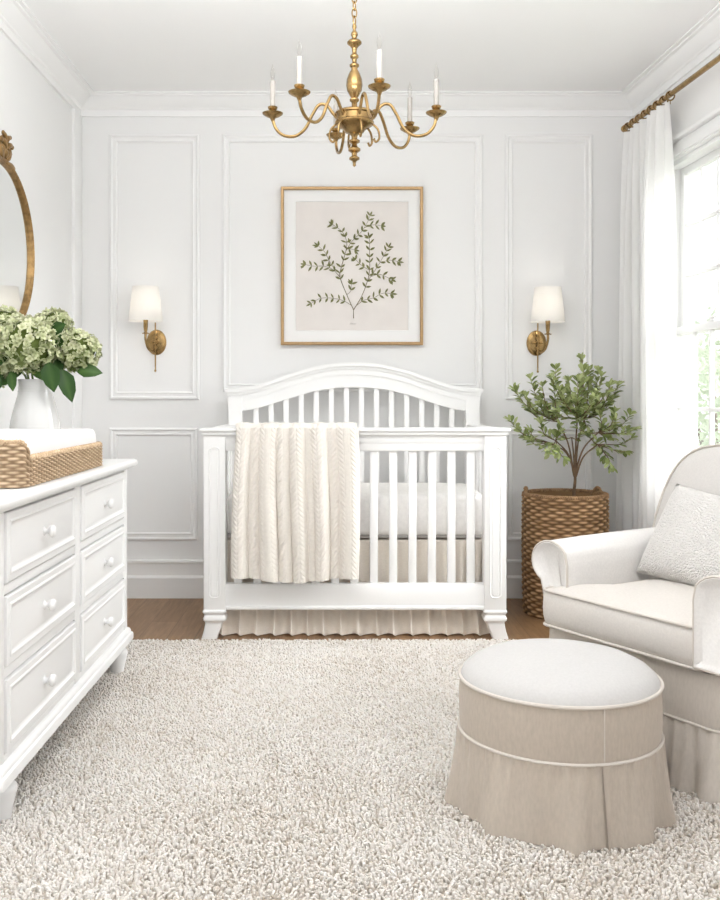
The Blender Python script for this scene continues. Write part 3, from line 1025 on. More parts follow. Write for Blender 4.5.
# ------------------------------------------------------------------ chandelier
HC = Vector((0.070, 3.40, 0))
chd = thing('chandelier', 'antique brass chandelier with six curved candle arms hanging in mid-room', 'chandelier', (HC.x, HC.y, CEIL))
bm = B()
lathe(bm, [(0.001, 2.422), (0.007, 2.418), (0.008, 2.408), (0.005, 2.402), (0.006, 2.396), (0.011, 2.390), (0.013, 2.382), (0.009, 2.374), (0.008, 2.366), (0.021, 2.362), (0.026, 2.356),
           (0.026, 2.350), (0.018, 2.343), (0.010, 2.334), (0.008, 2.320), (0.010, 2.312), (0.015, 2.307), (0.015, 2.300), (0.009, 2.294), (0.008, 2.284), (0.010, 2.279), (0.017, 2.274),
           (0.017, 2.268), (0.011, 2.262), (0.012, 2.256), (0.019, 2.242), (0.026, 2.222), (0.028, 2.200), (0.025, 2.180), (0.017, 2.163), (0.012, 2.154), (0.017, 2.149), (0.017, 2.143), (0.010, 2.137), (0.009, 2.105)],
      (HC.x, HC.y, 0), 28, rmod=lambda a, z: (0.05 * math.cos(10 * a) if 2.165 < z < 2.25 else 0))
finish('column', bm, M['brass'], chd, ang=50)
bm = B()
lathe(bm, [(0.010, 2.112), (0.030, 2.110), (0.040, 2.106), (0.064, 2.104), (0.070, 2.100), (0.071, 2.094), (0.066, 2.090), (0.066, 2.070), (0.071, 2.066), (0.071, 2.060), (0.064, 2.054), (0.050, 2.046), (0.040, 2.040),
           (0.034, 2.030), (0.018, 2.024), (0.011, 2.016), (0.010, 2.006), (0.020, 2.000), (0.020, 1.994), (0.009, 1.988), (0.012, 1.978), (0.022, 1.970), (0.022, 1.963), (0.010, 1.955), (0.009, 1.945),
           (0.019, 1.938), (0.019, 1.932), (0.008, 1.926), (0.005, 1.918), (0.006, 1.910), (0.001, 1.905)], (HC.x, HC.y, 0), 32)
finish('hub', bm, M['brass'], chd, ang=50)
# chain: alternating oval links up to the ceiling rose
z = 2.418
i = 0
while z < CEIL - 0.03:
    bm = B()
    q = []
    for k in range(16):
        a = 2 * PI * k / 16
        d = 0.0085 * math.cos(a)
        q.append((HC.x + (d if i % 2 else d * 0.5), HC.y + (0 if i % 2 else d * 0.87), z + 0.016 + 0.0165 * math.sin(a)))
    tube(bm, q, 0.0026, 6, closed=True)
    finish('chain_link', bm, M['brass'], chd)
    z += 0.0262
    i += 1
bm = B(); lathe(bm, [(0.006, CEIL - 0.045), (0.008, CEIL - 0.035), (0.030, CEIL - 0.028), (0.055, CEIL - 0.014), (0.062, CEIL - 0.004), (0.062, CEIL)], (HC.x, HC.y, 0), 28)
finish('ceiling_rose', bm, M['brass'], chd)
PANZ = 2.090
for deg in (0, 43, 103, 178, 230, 285):
    a = R(deg)
    ca, sa = math.cos(a), math.sin(a)
    P = lambda r, z: Vector((HC.x + r * ca, HC.y + r * sa, z))
    bm = B()
    pts = smooth_path([P(0.060, 2.078), P(0.078, 2.100), P(0.100, 2.128), P(0.128, 2.130), P(0.152, 2.095), P(0.178, 2.045), P(0.215, 2.018), P(0.258, 2.022), P(0.285, 2.048), P(0.296, 2.080)], 7)
    tube(bm, pts, 0.0058, 10)
    # a small scroll under the arm at the hub
    sc_ = smooth_path([P(0.066, 2.060), P(0.085, 2.040), P(0.090, 2.010), P(0.078, 1.995), P(0.070, 2.006)], 6)
    tube(bm, sc_, [0.004] * (len(sc_) - 1) + [0.006], 8)
    arm = finish('arm', bm, M['brass'], chd, ang=60)
    c = (HC.x + 0.296 * ca, HC.y + 0.296 * sa, PANZ)
    bm = B()
    lathe(bm, [(0.003, -0.020), (0.007, -0.014), (0.010, -0.006), (0.024, 0.000), (0.036, 0.008), (0.038, 0.012), (0.035, 0.013), (0.020, 0.008), (0.010, 0.012), (0.009, 0.020), (0.016, 0.026), (0.018, 0.034), (0.015, 0.036), (0.010, 0.034)], c, 28)
    finish('drip_pan', bm, M['brass'], arm, ang=50)
    bm = B()
    lathe(bm, [(0.0096, 0.030), (0.0096, 0.128), (0.0078, 0.131), (0.004, 0.131)], c, 16)
    finish('candle_sleeve', bm, M['sleeve'], arm)
    bm = B()
    lathe(bm, [(0.0045, 0.130), (0.0050, 0.136), (0.0080, 0.146), (0.0090, 0.155), (0.0070, 0.168), (0.0036, 0.179), (0.0012, 0.188), (0.0002, 0.192)], c, 14)
    finish('bulb', bm, M['bulb'], arm)
# ------------------------------------------------------------------ dresser
DF = -0.808                 # front face plane (faces +x)
D0, D1 = 2.250, 3.660       # along the wall
dr = thing('dresser', 'white six-drawer wooden dresser with round knobs on turned feet', 'dresser', (-1.08, 2.92, 0))
bm = B()
box(bm, LEFT + 0.075, DF - 0.024, D0, D1, 0.135, 0.800, 0.004)
# face frame: stiles and rails standing proud of the drawer gaps
YD = [(2.300, 2.925), (2.985, 3.605)]
ZD = [(0.612, 0.792), (0.408, 0.586), (0.196, 0.381)]
ys = [D0, YD[0][0], YD[0][1], YD[1][0], YD[1][1], D1]
for a, b in ((ys[0], ys[1]), (ys[2], ys[3]), (ys[4], ys[5])):
    box(bm, DF - 0.026, DF, a, b, 0.135, 0.805, 0.003)
for z0, z1 in ((0.792, 0.805), (0.586, 0.612), (0.381, 0.408), (0.135, 0.196)):
    for a, b in YD:
        box(bm, DF - 0.026, DF - 0.001, a - 0.002, b + 0.002, z0, z1, 0.003)
finish('carcass', bm, M['furn'], dr)
bm = B()
OG = [(0, 0.0), (0.006, 0.000), (0.010, 0.008), (0.020, 0.014), (0.024, 0.026), (0.024, 0.034), (0.018, 0.038)]
def slab(bm, x0, x1, y0, y1, prof):
    rings = []
    for o, z in prof:
        pts = rrect((x1 - x0) / 2 + o, (y1 - y0) / 2 + o, 0.012, 4, (x0 + x1) / 2, (y0 + y1) / 2)
        rings.append([(p[0], p[1], z) for p in pts])
    rings_to_faces(bm, rings)
slab(bm, LEFT + 0.064, DF + 0.006, D0 - 0.006, D1 + 0.006, [(0.0, 0.795), (0.006, 0.796), (0.010, 0.800), (0.016, 0.803), (0.024, 0.806), (0.028, 0.811), (0.029, 0.822), (0.026, 0.829), (0.020, 0.832)])
finish('top', bm, M['furn'], dr, ang=50)
bm = B()
slab(bm, LEFT + 0.070, DF + 0.004, D0 - 0.004, D1 + 0.004, [(0.0, 0.180), (0.006, 0.176), (0.010, 0.168), (0.010, 0.162), (0.016, 0.158), (0.018, 0.150), (0.018, 0.134), (0.010, 0.130), (0.004, 0.126), (-0.002, 0.122)])
finish('plinth', bm, M['furn'], dr, ang=40)
bm = B()
box(bm, DF - 0.0245, DF - 0.018, D0 + 0.05, D1 - 0.03, 0.19, 0.80)
finish('shadow_gap', bm, M['gap'], dr)
for a, b in YD:
    for z0, z1 in ZD:
        g = 0.0038
        bm = B()
        box(bm, DF - 0.015, DF + 0.001, a + g, b - g, z0 + g, z1 - g, 0.002)
        sweep_rect(bm, (DF + 0.001, a + g, z0 + g), (0, 1, 0), (0, 0, 1), (1, 0, 0), b - a - 2 * g, z1 - z0 - 2 * g,
                   [(0.0, -0.002), (0.001, 0.003), (0.003, 0.0045), (0.017, 0.0045), (0.020, 0.0072), (0.024, 0.0072), (0.027, 0.0035), (0.033, 0.0010), (0.036, 0.0003)])
        d = finish('drawer', bm, M['furn'], dr, ang=30)
        bm = B()
        Mk = Matrix.Translation((DF + 0.001, (a + b) / 2, (z0 + z1) / 2 - 0.002)) @ Matrix.Rotation(R(90), 4, 'Y')
        lathe(bm, [(0.013, 0.0), (0.012, 0.002), (0.0075, 0.005), (0.0070, 0.010), (0.009, 0.013), (0.0145, 0.016), (0.0172, 0.021), (0.0172, 0.025), (0.0145, 0.030), (0.008, 0.0325), (0.0, 0.033)], (0, 0, 0), 28, Mk)
        finish('knob', bm, M['furn'], d, ang=60)
FT = [(0.020, 0.0), (0.024, 0.004), (0.026, 0.016), (0.030, 0.040), (0.037, 0.068), (0.040, 0.082), (0.038, 0.092), (0.029, 0.098), (0.029, 0.104), (0.040, 0.110), (0.043, 0.117), (0.040, 0.124), (0.034, 0.128), (0.034, 0.14)]
for fx in (DF - 0.030, LEFT + 0.115):
    for fy in (D0 + 0.110, D1 - 0.040):
        bm = B(); lathe(bm, [(r, z + 0.008) for r, z in FT], (fx, fy, 0), 28)
        finish('foot', bm, M['furn'], dr, ang=50)

# ------------------------------------------------------------------ seagrass tray and changing pad
TZ = 0.832
TX0, TX1, TY0, TY1 = -1.262, -0.815, 2.46, 3.315
tray = thing('changing_tray', 'woven seagrass changing tray on top of the white dresser', 'basket tray', ((TX0 + TX1) / 2, (TY0 + TY1) / 2, TZ))
def height(x, y):
    # the ends stand taller and sweep down to the long sides
    e = min(abs(y - TY0), abs(y - TY1))
    s = min(1, max(0, (e - 0.01) / 0.06))
    s = s * s * (3 - 2 * s)
    return (0.118 if abs(y - TY0) < 0.2 else 0.074) * (1 - s) + 0.074 * s
bm = B()
path = resample(rrect((TX1 - TX0) / 2, (TY1 - TY0) / 2, 0.035, 6, (TX0 + TX1) / 2, (TY0 + TY1) / 2), 0.0032)
n = len(path)
NR = 13
nrm = [Vector(b_) - Vector(a_) for a_, b_ in zip(path, offset_poly(path, 0.001))]
L = 0.0
cum = []
for i in range(n):
    cum.append(L); L += (Vector(path[(i + 1) % n]) - Vector(path[i])).length
per = 2 * round(L / 0.046)
rings = []
sub = 5
for r_ in range(NR):
    for q in range(sub):
        f = (r_ + q / sub) / NR
        bulge = math.sin(PI * (q + 0.5) / sub)
        ring = []
        for i in range(n):
            wv = math.cos(PI * per * cum[i] / L + PI * r_)
            d = 0.0034 * wv * bulge + 0.0030 * bulge
            nn = nrm[i] * 1000
            x, y = path[i][0] + nn.x * d, path[i][1] + nn.y * d
            ring.append((x, y, TZ + 0.002 + f * height(path[i][0], path[i][1])))
        rings.append(ring)
inner = [(path[i][0] - nrm[i].x * 12, path[i][1] - nrm[i].y * 12) for i in range(n)]
rings.append([(path[i][0], path[i][1], TZ + 0.002 + height(*path[i])) for i in range(n)])
rings.append([(inner[i][0], inner[i][1], TZ + 0.002 + height(*path[i])) for i in range(n)])
rings.append([(inner[i][0], inner[i][1], TZ + 0.006) for i in range(n)])
rings_to_faces(bm, rings)
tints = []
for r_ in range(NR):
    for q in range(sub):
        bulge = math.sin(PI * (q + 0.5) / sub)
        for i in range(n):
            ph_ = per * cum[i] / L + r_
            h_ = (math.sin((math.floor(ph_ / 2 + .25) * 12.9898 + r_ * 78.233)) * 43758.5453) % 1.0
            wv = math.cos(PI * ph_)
            tints.append(max(0, min(1, (0.15 + 0.85 * bulge) * (0.55 + 0.45 * wv) * (0.55 + 0.55 * h_) + .12)))  # random strand tone, plus shade painted into the grooves of the weave
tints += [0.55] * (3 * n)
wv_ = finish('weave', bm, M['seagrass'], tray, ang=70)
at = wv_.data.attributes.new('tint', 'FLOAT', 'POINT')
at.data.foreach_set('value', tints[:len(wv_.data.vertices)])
bm = B()
for s_ in (0, 1):
    q = []
    for i in range(n):
        a = 2 * PI * cum[i] / 0.022 + PI * s_
        m_ = nrm[i] * 1000
        c_ = -0.006 + 0.0045 * math.cos(a)
        q.append((path[i][0] + m_.x * c_, path[i][1] + m_.y * c_, TZ + 0.003 + height(*path[i]) + 0.0045 * math.sin(a)))
    tube(bm, q, 0.0052, 6, closed=True)
finish('braided_rim', bm, M['seagrass_braid'], tray)

pad = thing('changing_pad', 'white cotton contoured changing pad lying in the seagrass tray', 'changing pad', ((TX0 + TX1) / 2, (TY0 + TY1) / 2, TZ + 0.008))
bm = B()
px_, py_ = (TX0 + TX1) / 2, (TY0 + TY1) / 2
hx, hy = (TX1 - TX0) / 2 - 0.010, (TY1 - TY0) / 2 - 0.018
rings = []
pl = resample(rrect(hx, hy, 0.05, 6, px_, py_), 0.02)
for z, sx_ in ((0.008, 0.97), (0.02, 1.0), (0.085, 1.0), (0.108, 0.992), (0.122, 0.975), (0.129, 0.95), (0.131, 0.90), (0.127, 0.82), (0.116, 0.68), (0.106, 0.5), (0.102, 0.3), (0.101, 0.1)):
    ring = []
    for (x, y) in pl:
        X = px_ + (x - px_) * sx_
        Y = py_ + (y - py_) * (1 - (1 - sx_) * (0.55 if sx_ > 0.3 else 0.8))
        w_ = 0.002 * mnoise.noise(Vector((X * 14, Y * 14, z * 9)))
        ring.append((X, Y, TZ + z + w_))
    rings.append(ring)
rings_to_faces(bm, rings)
finish('cushion', bm, M['pad'], pad, ang=80)

# ------------------------------------------------------------------ vase and hydrangeas
VX, VY = -1.097, 3.445
vase = thing('flower_vase', 'white glazed ceramic vase standing on the dresser behind the changing tray', 'vase', (VX, VY, TZ))
VP = [(0.050, 0.0), (0.060, 0.002), (0.066, 0.012), (0.080, 0.045), (0.0885, 0.085), (0.0905, 0.12), (0.0865, 0.155), (0.0775, 0.195), (0.0685, 0.225), (0.0625, 0.248), (0.0595, 0.268), (0.0590, 0.285), (0.0615, 0.300), (0.0625, 0.304),
      (0.0600, 0.305), (0.0565, 0.296), (0.0545, 0.27), (0.060, 0.235), (0.072, 0.18), (0.080, 0.12), (0.07, 0.05), (0.04, 0.02), (0.0, 0.018)]
bm = B()
lathe(bm, [(r, z + 0.001) for r, z in VP], (VX, VY, TZ), 64, rmod=lambda a, z: 0.010 * max(0, math.cos(12 * a)) ** 3 * (1 if z < 0.25 else 0.3))
for zz, rr in ((0.262, 0.0608), (0.275, 0.0602)):
    tube(bm, [(VX + rr * math.cos(q), VY + rr * math.sin(q), TZ + zz) for q in [2 * PI * k_ / 40 for k_ in range(40)]], 0.0016, 6, closed=True)
finish('body', bm, M['ceramic'], vase, ang=60)

def hyd_leaf(bm, lay, p, d, up, ln, wd, t):
    """a broad pointed leaf with a folded midrib that droops at the tip"""
    d = d.normalized(); s = d.cross(up).normalized(); u = s.cross(d).normalized()
    rows = []
    for i, (f, w_) in enumerate(((0, .05), (.15, .55), (.35, .95), (.55, 1.0), (.75, .72), (.9, .36), (1.0, .02))):
        c = p + d * ln * f - u * ln * 0.30 * f * f
        tooth = 1 + 0.05 * (-1) ** i
        rows.append([c + s * wd * .5 * w_ * tooth + u * wd * .13 * w_, c + s * wd * .25 * w_ + u * wd * .07 * w_, c, c - s * wd * .25 * w_ + u * wd * .07 * w_, c - s * wd * .5 * w_ * tooth + u * wd * .13 * w_])
    vs = [[bm.verts.new(q) for q in r_] for r_ in rows]
    for i in range(len(vs) - 1):
        for j in range(4):
            bm.faces.new((vs[i][j], vs[i][j + 1], vs[i + 1][j + 1], vs[i + 1][j]))
    for r_ in vs:
        for j, v in enumerate(r_):
            v[lay] = max(0, min(1, t + (0.35 if j == 2 else 0)))

def bloom_bm(c, rad, seed, squash=0.92):
    r_ = random.Random(seed)
    bm = bmesh.new()
    lay = bm.verts.layers.float.new('tint')
    c = Vector(c)
    N_ = int(300 * (rad / 0.1) ** 1.6) + 60
    for i in range(N_):
        zf = 1 - 2 * (i + 0.5) / N_
        a = i * 2.39996 + r_.uniform(-.25, .25)
        rr = math.sqrt(max(0, 1 - zf * zf))
        d = Vector((rr * math.cos(a), rr * math.sin(a), zf))
        dep = r_.uniform(0.84, 1.05)
        p = c + Vector((d.x, d.y, d.z * squash)) * rad * dep
        nn = (d + Vector((r_.uniform(-.8, .8), r_.uniform(-.8, .8), r_.uniform(-.6, .8)))).normalized()
        s = nn.cross(Vector((0, 0, 1)) if abs(nn.z) < .95 else Vector((1, 0, 0))).normalized()
        u = nn.cross(s)
        rot = r_.uniform(0, PI / 2)
        ps = r_.uniform(0.0095, 0.0145) * (0.8 + rad * 2)
        tn = min(1, max(0, r_.uniform(0.25, 0.95) + 0.25 * d.z + 0.5 * (dep - 0.95)))  # deep-set florets darkened, their shade put into the tint
        for q in range(4):
            an = rot + q * PI / 2 + r_.uniform(-.12, .12)
            e = s * math.cos(an) + u * math.sin(an)
            f = nn.cross(e)
            cup = r_.uniform(0.1, 0.75)
            pts = [(p, .1), (p + e * ps * .5 + f * ps * .52 + nn * ps * cup * .4, .65), (p + e * ps * 1.0 + f * ps * .34 + nn * ps * cup, 1.0), (p + e * ps * 1.12 + nn * ps * cup * 0.7, .9), (p + e * ps * 1.0 - f * ps * .34 + nn * ps * cup, 1.0), (p + e * ps * .5 - f * ps * .52 + nn * ps * cup * .4, .65)]
            vs = []
            for (w_, k_) in pts:
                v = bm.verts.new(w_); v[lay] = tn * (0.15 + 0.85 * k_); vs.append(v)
            bm.faces.new(vs)
    # inner core stops light leaks; its dark tint paints the shadow between florets
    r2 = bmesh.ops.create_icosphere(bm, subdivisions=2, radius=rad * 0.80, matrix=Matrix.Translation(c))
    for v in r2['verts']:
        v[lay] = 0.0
    return bm

def finish_leafy(name, bm, m, parent):
    me = bpy.data.meshes.new(name)
    for f in bm.faces:
        f.smooth = True
    bm.to_mesh(me); bm.free()
    me.materials.append(m)
    o = new_obj(name, me)
    me.transform(Matrix.Translation(-root_of(parent).location))
    o.parent = parent
    return o
HYD = [((-1.100, 3.360, 1.262), 0.106, 'largest pale green hydrangea bloom, facing front over the vase rim', [((-1.022, 3.345, 1.200), (-0.993, 3.32, 1.108), .066), ((-1.150, 3.34, 1.165), (-1.138, 3.32, 1.105), .035), ((-1.085, 3.38, 1.185), (-1.045, 3.345, 1.150), .045), ((-1.125, 3.38, 1.18), (-1.16, 3.34, 1.145), .045)]),
       ((-0.946, 3.455, 1.243), 0.081, 'pale green hydrangea bloom leaning out over the dresser end toward the sconce', [((-0.985, 3.39, 1.175), (-0.938, 3.345, 1.080), .062), ((-.935, 3.41, 1.165), (-.855, 3.40, 1.172), .056), ((-1.04, 3.40, 1.175), (-.965, 3.36, 1.135), .050), ((-1.02, 3.42, 1.215), (-1.0, 3.38, 1.150), .06), ((-.99, 3.40, 1.30), (-1.012, 3.37, 1.235), .05)]),
       ((-1.060, 3.545, 1.342), 0.068, 'smallest topmost hydrangea bloom, half hidden behind the largest one', [((-.965, 3.37, 1.335), (-1.02, 3.36, 1.305), .05)]),
       ((-1.225, 3.47, 1.322), 0.088, 'green hydrangea bloom beside the mirror, behind the largest one', [((-1.16, 3.33, 1.21), (-1.235, 3.30, 1.195), .06)]),
       ((-1.215, 3.385, 1.172), 0.062, 'low hydrangea bloom drooping over the vase rim on the wall side', [((-1.185, 3.33, 1.155), (-1.215, 3.30, 1.085), .055), ((-1.15, 3.36, 1.155), (-1.185, 3.33, 1.125), .045)])]
for i, (c, rad, lab, lv) in enumerate(HYD):
    c = Vector(c)
    t = thing('hydrangea_stem', lab, 'flower', (VX, VY, TZ + 0.03), 0, 'hydrangeas in the white vase')
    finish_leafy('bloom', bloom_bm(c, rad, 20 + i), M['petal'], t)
    a = i * 1.25 + .3
    base = Vector((VX + .02 * math.cos(a), VY + .02 * math.sin(a), TZ + 0.03))
    neck = Vector((VX + .030 * (c.x - VX) / .15, VY + .03 * (c.y - VY) / .1, TZ + 0.30))
    bm = B(); tube(bm, smooth_path([base, neck, neck.lerp(c, .5) + Vector((0, 0, .012)), c], 6), 0.004, 8)
    finish('stem', bm, M['stem'], t)
    for k_, (p, q_, wd) in enumerate(lv):
        bm = bmesh.new(); lay = bm.verts.layers.float.new('tint')
        p, q_ = Vector(p), Vector(q_)
        hyd_leaf(bm, lay, p, q_ - p, Vector((0.25, -1, 0.55)), (q_ - p).length * 1.08, wd, 0.15 + 0.25 * (k_ % 3))
        finish_leafy('leaf', bm, M['hyd_leaf'], t)
# ------------------------------------------------------------------ round ottoman
OX, OY = 0.586, 2.468
ot = thing('ottoman', 'round linen ottoman with a gathered skirt standing on the rug', 'ottoman', (OX, OY, 0.008))
RB = 0.257
bm = B()
lathe(bm, [(0.20, 0.12), (RB - 0.004, 0.16), (RB - 0.001, 0.205), (RB + 0.001, 0.24), (RB + 0.002, 0.29), (RB, 0.325), (RB - 0.003, 0.340)], (OX, OY, 0), 72)
finish('band', bm, M['linen'], ot, ang=60)
bm = B()
lathe(bm, [(RB - 0.003, 0.341), (RB - 0.009, 0.356), (RB - 0.028, 0.373), (RB - 0.06, 0.389), (RB - 0.11, 0.402), (RB - 0.18, 0.410), (0.0, 0.412)], (OX, OY, 0), 72)
finish('cushion_top', bm, M['otto_top'], ot, ang=60)
bm = B()
for zz, rr, tt in ((0.341, RB + 0.0005, 0.0048), (0.207, RB + 0.002, 0.0042)):
    tube(bm, [(OX + rr * math.cos(q), OY + rr * math.sin(q), zz) for q in [2 * PI * k / 80 for k in range(80)]], tt, 8, closed=True)
finish('piping', bm, M['pipe'], ot)
AP = math.atan2(-0.295, 0.050)       # where the kick pleat and the seam stand
bm = B()
tube(bm, [(OX + (RB + 0.0015) * math.cos(AP + .02), OY + (RB + 0.0015) * math.sin(AP + .02), z) for z in (0.212, 0.25, 0.29, 0.335)], 0.0018, 6)
finish('seam', bm, M['pipe'], ot)
def ott_skirt():
    bm = B()
    NA, rows = 420, 22
    r_ = random.Random(5)
    ph = [r_.uniform(0, 2 * PI) for _ in range(6)]
    ph[2] = 4.41
    g = []
    for j in range(rows + 1):
        v = j / rows
        row = []
        for i in range(NA + 1):
            u = i / NA
            a = AP + 0.004 + u * (2 * PI - 0.008)
            th = u * 2 * PI
            gather = 0.0032 * math.sin(43 * th + ph[0] + 1.5 * math.sin(5 * th)) * math.exp(-v * 3.2) + 0.0016 * math.sin(71 * th + ph[1]) * math.exp(-v * 5)
            wave = v ** 1.3 * (0.013 * math.sin(9 * th + ph[2] + .8 * math.sin(2 * th)) + 0.006 * math.sin(17 * th + ph[3]))
            edge = math.exp(-(min(u, 1 - u) * 2 * PI / 0.045) ** 2)
            wave = wave * (1 - edge) + edge * v * (0.008 if u < 0.5 else -0.006)
            rr = RB + 0.003 + 0.019 * v + 0.003 * v * v + gather + wave
            z = 0.206 - v * (0.206 - 0.014) + 0.003 * v * math.sin(9 * th + 1)
            row.append(bm.verts.new((OX + rr * math.cos(a), OY + rr * math.sin(a), z)))
        g.append(row)
    for j in range(rows):
        for i in range(NA):
            bm.faces.new((g[j][i], g[j][i + 1], g[j + 1][i + 1], g[j + 1][i]))
    # the underlap behind the kick pleat
    g = []
    for j in range(rows + 1):
        v = j / rows
        row = []
        for i in range(13):
            a = AP - 0.12 + 0.24 * i / 12
            rr = RB - 0.002 + 0.022 * v
            row.append(bm.verts.new((OX + rr * math.cos(a), OY + rr * math.sin(a), 0.204 - v * 0.188)))
        g.append(row)
    for j in range(rows):
        for i in range(12):
            bm.faces.new((g[j][i], g[j][i + 1], g[j + 1][i + 1], g[j + 1][i]))
    return bm
finish('skirt', ott_skirt(), M['linen'], ot, ang=80)
for q in range(4):
    a = q * PI / 2 + .6
    bm = B()
    lathe(bm, [(0.016, 0.009), (0.02, 0.03), (0.024, 0.13)], (OX + .19 * math.cos(a), OY + .19 * math.sin(a), 0), 12)
    finish('foot', bm, M['bark'], ot)

# ------------------------------------------------------------------ upholstered armchair, local frame: -y is the front
CHX, CHY = 1.176, 2.930
CROT = math.atan2(-0.863, 0.505)
ch = thing('armchair', 'cream linen armchair with rolled arms and skirted base by the window', 'armchair', (CHX, CHY, 0.008), CROT)
LOW = 0.016
def cpart(name, bm, m, parent=ch, ang=60):
    for v in bm.verts:
        v.co.z -= LOW * min(1, max(0, (v.co.z - 0.19) / 0.12))
    return finish(name, bm, m, parent, local=True, ang=ang)
def pillow_layers(outline, layers):
    """layers: (z, offset)"""
    return [[(p[0], p[1], z) for p in offset_poly(outline, d)] for z, d in layers]
# base box
bm = B()
pl = resample(rrect(0.346, 0.362, 0.06, 6, 0, -0.022), 0.03)
rings_to_faces(bm, pillow_layers(pl, [(0.10, -0.01), (0.175, 0.0), (0.24, 0.004), (0.30, 0.004), (0.350, 0.002), (0.362, -0.008)]))
cpart('base', bm, M['chair_skirt'])
# skirt
def chair_skirt():
    bm = B()
    path = resample(rrect(0.349, 0.365, 0.062, 8, 0, -0.022), 0.006)
    n = len(path)
    nr = [(Vector(b_) - Vector(a_)) * 1000 for a_, b_ in zip(path, offset_poly(path, 0.001))]
    rows = 16
    g = []
    for j in range(rows + 1):
        v = j / rows
        row = []
        for i in range(n):
            k = 2 * PI * i / n
            w = 0.0035 * math.sin(64 * k + 1.2 * math.sin(7 * k)) * (1 - .5 * v) + v * 0.0125 * math.sin(34 * k + 1.3 * math.sin(5 * k)) + v * .004 * math.sin(61 * k)
            d = 0.003 + 0.026 * v + w
            row.append(bm.verts.new((path[i][0] + nr[i].x * d, path[i][1] + nr[i].y * d, 0.184 - v * 0.176 + 0.003 * v * math.sin(34 * k))))
        g.append(row)
    for j in range(rows):
        for i in range(n):
            q = (i + 1) % n
            bm.faces.new((g[j][i], g[j][q], g[j + 1][q], g[j + 1][i]))
    return bm
cpart('skirt', chair_skirt(), M['chair_skirt'], ang=80)
bm = B()
pp = resample(rrect(0.352, 0.368, 0.062, 8, 0, -0.022), 0.02)
tube(bm, [(p[0], p[1], 0.187) for p in pp], 0.0045, 8, closed=True)
cpart('piping', bm, M['pipe'])
# T-shaped seat cushion
def round_poly(P, r, n=5):
    out = []
    m = len(P)
    for i in range(m):
        a, b, c = Vector(P[i - 1]), Vector(P[i]), Vector(P[(i + 1) % m])
        rr = r[i] if isinstance(r, (list, tuple)) else r
        d1, d2 = (a - b).normalized(), (c - b).normalized()
        s, e = b + d1 * rr, b + d2 * rr
        for k in range(n + 1):
            t = k / n
            q = s * (1 - t) ** 2 + b * 2 * t * (1 - t) + e * t * t
            out.append((q.x, q.y))
    return out
CW = 0.334
T = [(-CW, -0.405), (0.292, -0.405), (0.292, -0.335), (0.262, -0.330), (0.258, 0.20), (-0.258, 0.20), (-0.262, -0.340), (-CW, -0.345)]
tp = resample(round_poly(T, [0.04, 0.055, 0.02, 0.015, 0.05, 0.05, 0.015, 0.02]), 0.012)
bm = B()
lay = [(0.352, -0.022), (0.354, -0.010), (0.360, -0.002), (0.385, 0.005), (0.412, 0.007), (0.440, 0.005), (0.462, -0.001), (0.468, -0.008)]
rings = pillow_layers(tp, lay)
cx_, cy_ = 0.0, -0.12
last = rings[-1]
for f, z in ((0.93, 0.475), (0.82, 0.483), (0.66, 0.490), (0.46, 0.494), (0.24, 0.496), (0.06, 0.4965), (0.006, 0.4965)):
    rings.append([(cx_ + (p[0] - cx_) * f, cy_ + (p[1] - cy_) * f, z) for p in last])
rings_to_faces(bm, rings)
seat = cpart('seat_cushion', bm, M['seat'])
bm = B()
for z in (0.466, 0.357):
    tube(bm, [(p[0], p[1], z) for p in offset_poly(tp, 0.001)], 0.0048, 8, closed=True)
cpart('seat_piping', bm, M['pipe'], seat)
# rolled arms
def arm(s):
    prof = [(0.262, 0.365), (0.262, 0.545)]
    for k in range(15):
        a = R(150 - 212 * k / 14)
        prof.append((0.337 + 0.080 * math.cos(a) + 0.002, 0.548 + 0.066 * math.sin(a)))
    prof += [(0.366, 0.458), (0.357, 0.40), (0.354, 0.365)]
    pr = prof[::-1]
    if s < 0:
        pr = [(-x, z) for x, z in prof]
    pr = resample(pr, 0.012)
    bm = B()
    rings = []
    fw = -0.052 if s > 0 else 0.0
    for y, d in ((-0.352, -0.018), (-0.360, -0.010), (-0.364, -0.003), (-0.358, 0.001), (-0.33, 0.002), (-0.2, 0.004), (-0.05, 0.004), (0.10, 0.002), (0.25, 0.0), (0.32, -0.004)):
        q = offset_poly(pr, d)
        dz = 0.012 * max(0, (y + 0.36)) / 0.68
        rings.append([(p[0], y + (fw if y < -0.3 else 0), p[1] + dz) for p in q])
    rings_to_faces(bm, rings)
    o = cpart('arm', bm, M['linen2'])
    bm = B()
    q = [p for p in offset_poly(pr, 0.001)]
    tube(bm, [(p[0], -0.360 + fw, p[1]) for p in q], 0.0042, 6, closed=True)
    cpart('arm_piping', bm, M['pipe'], o)
arm(-1); arm(1)
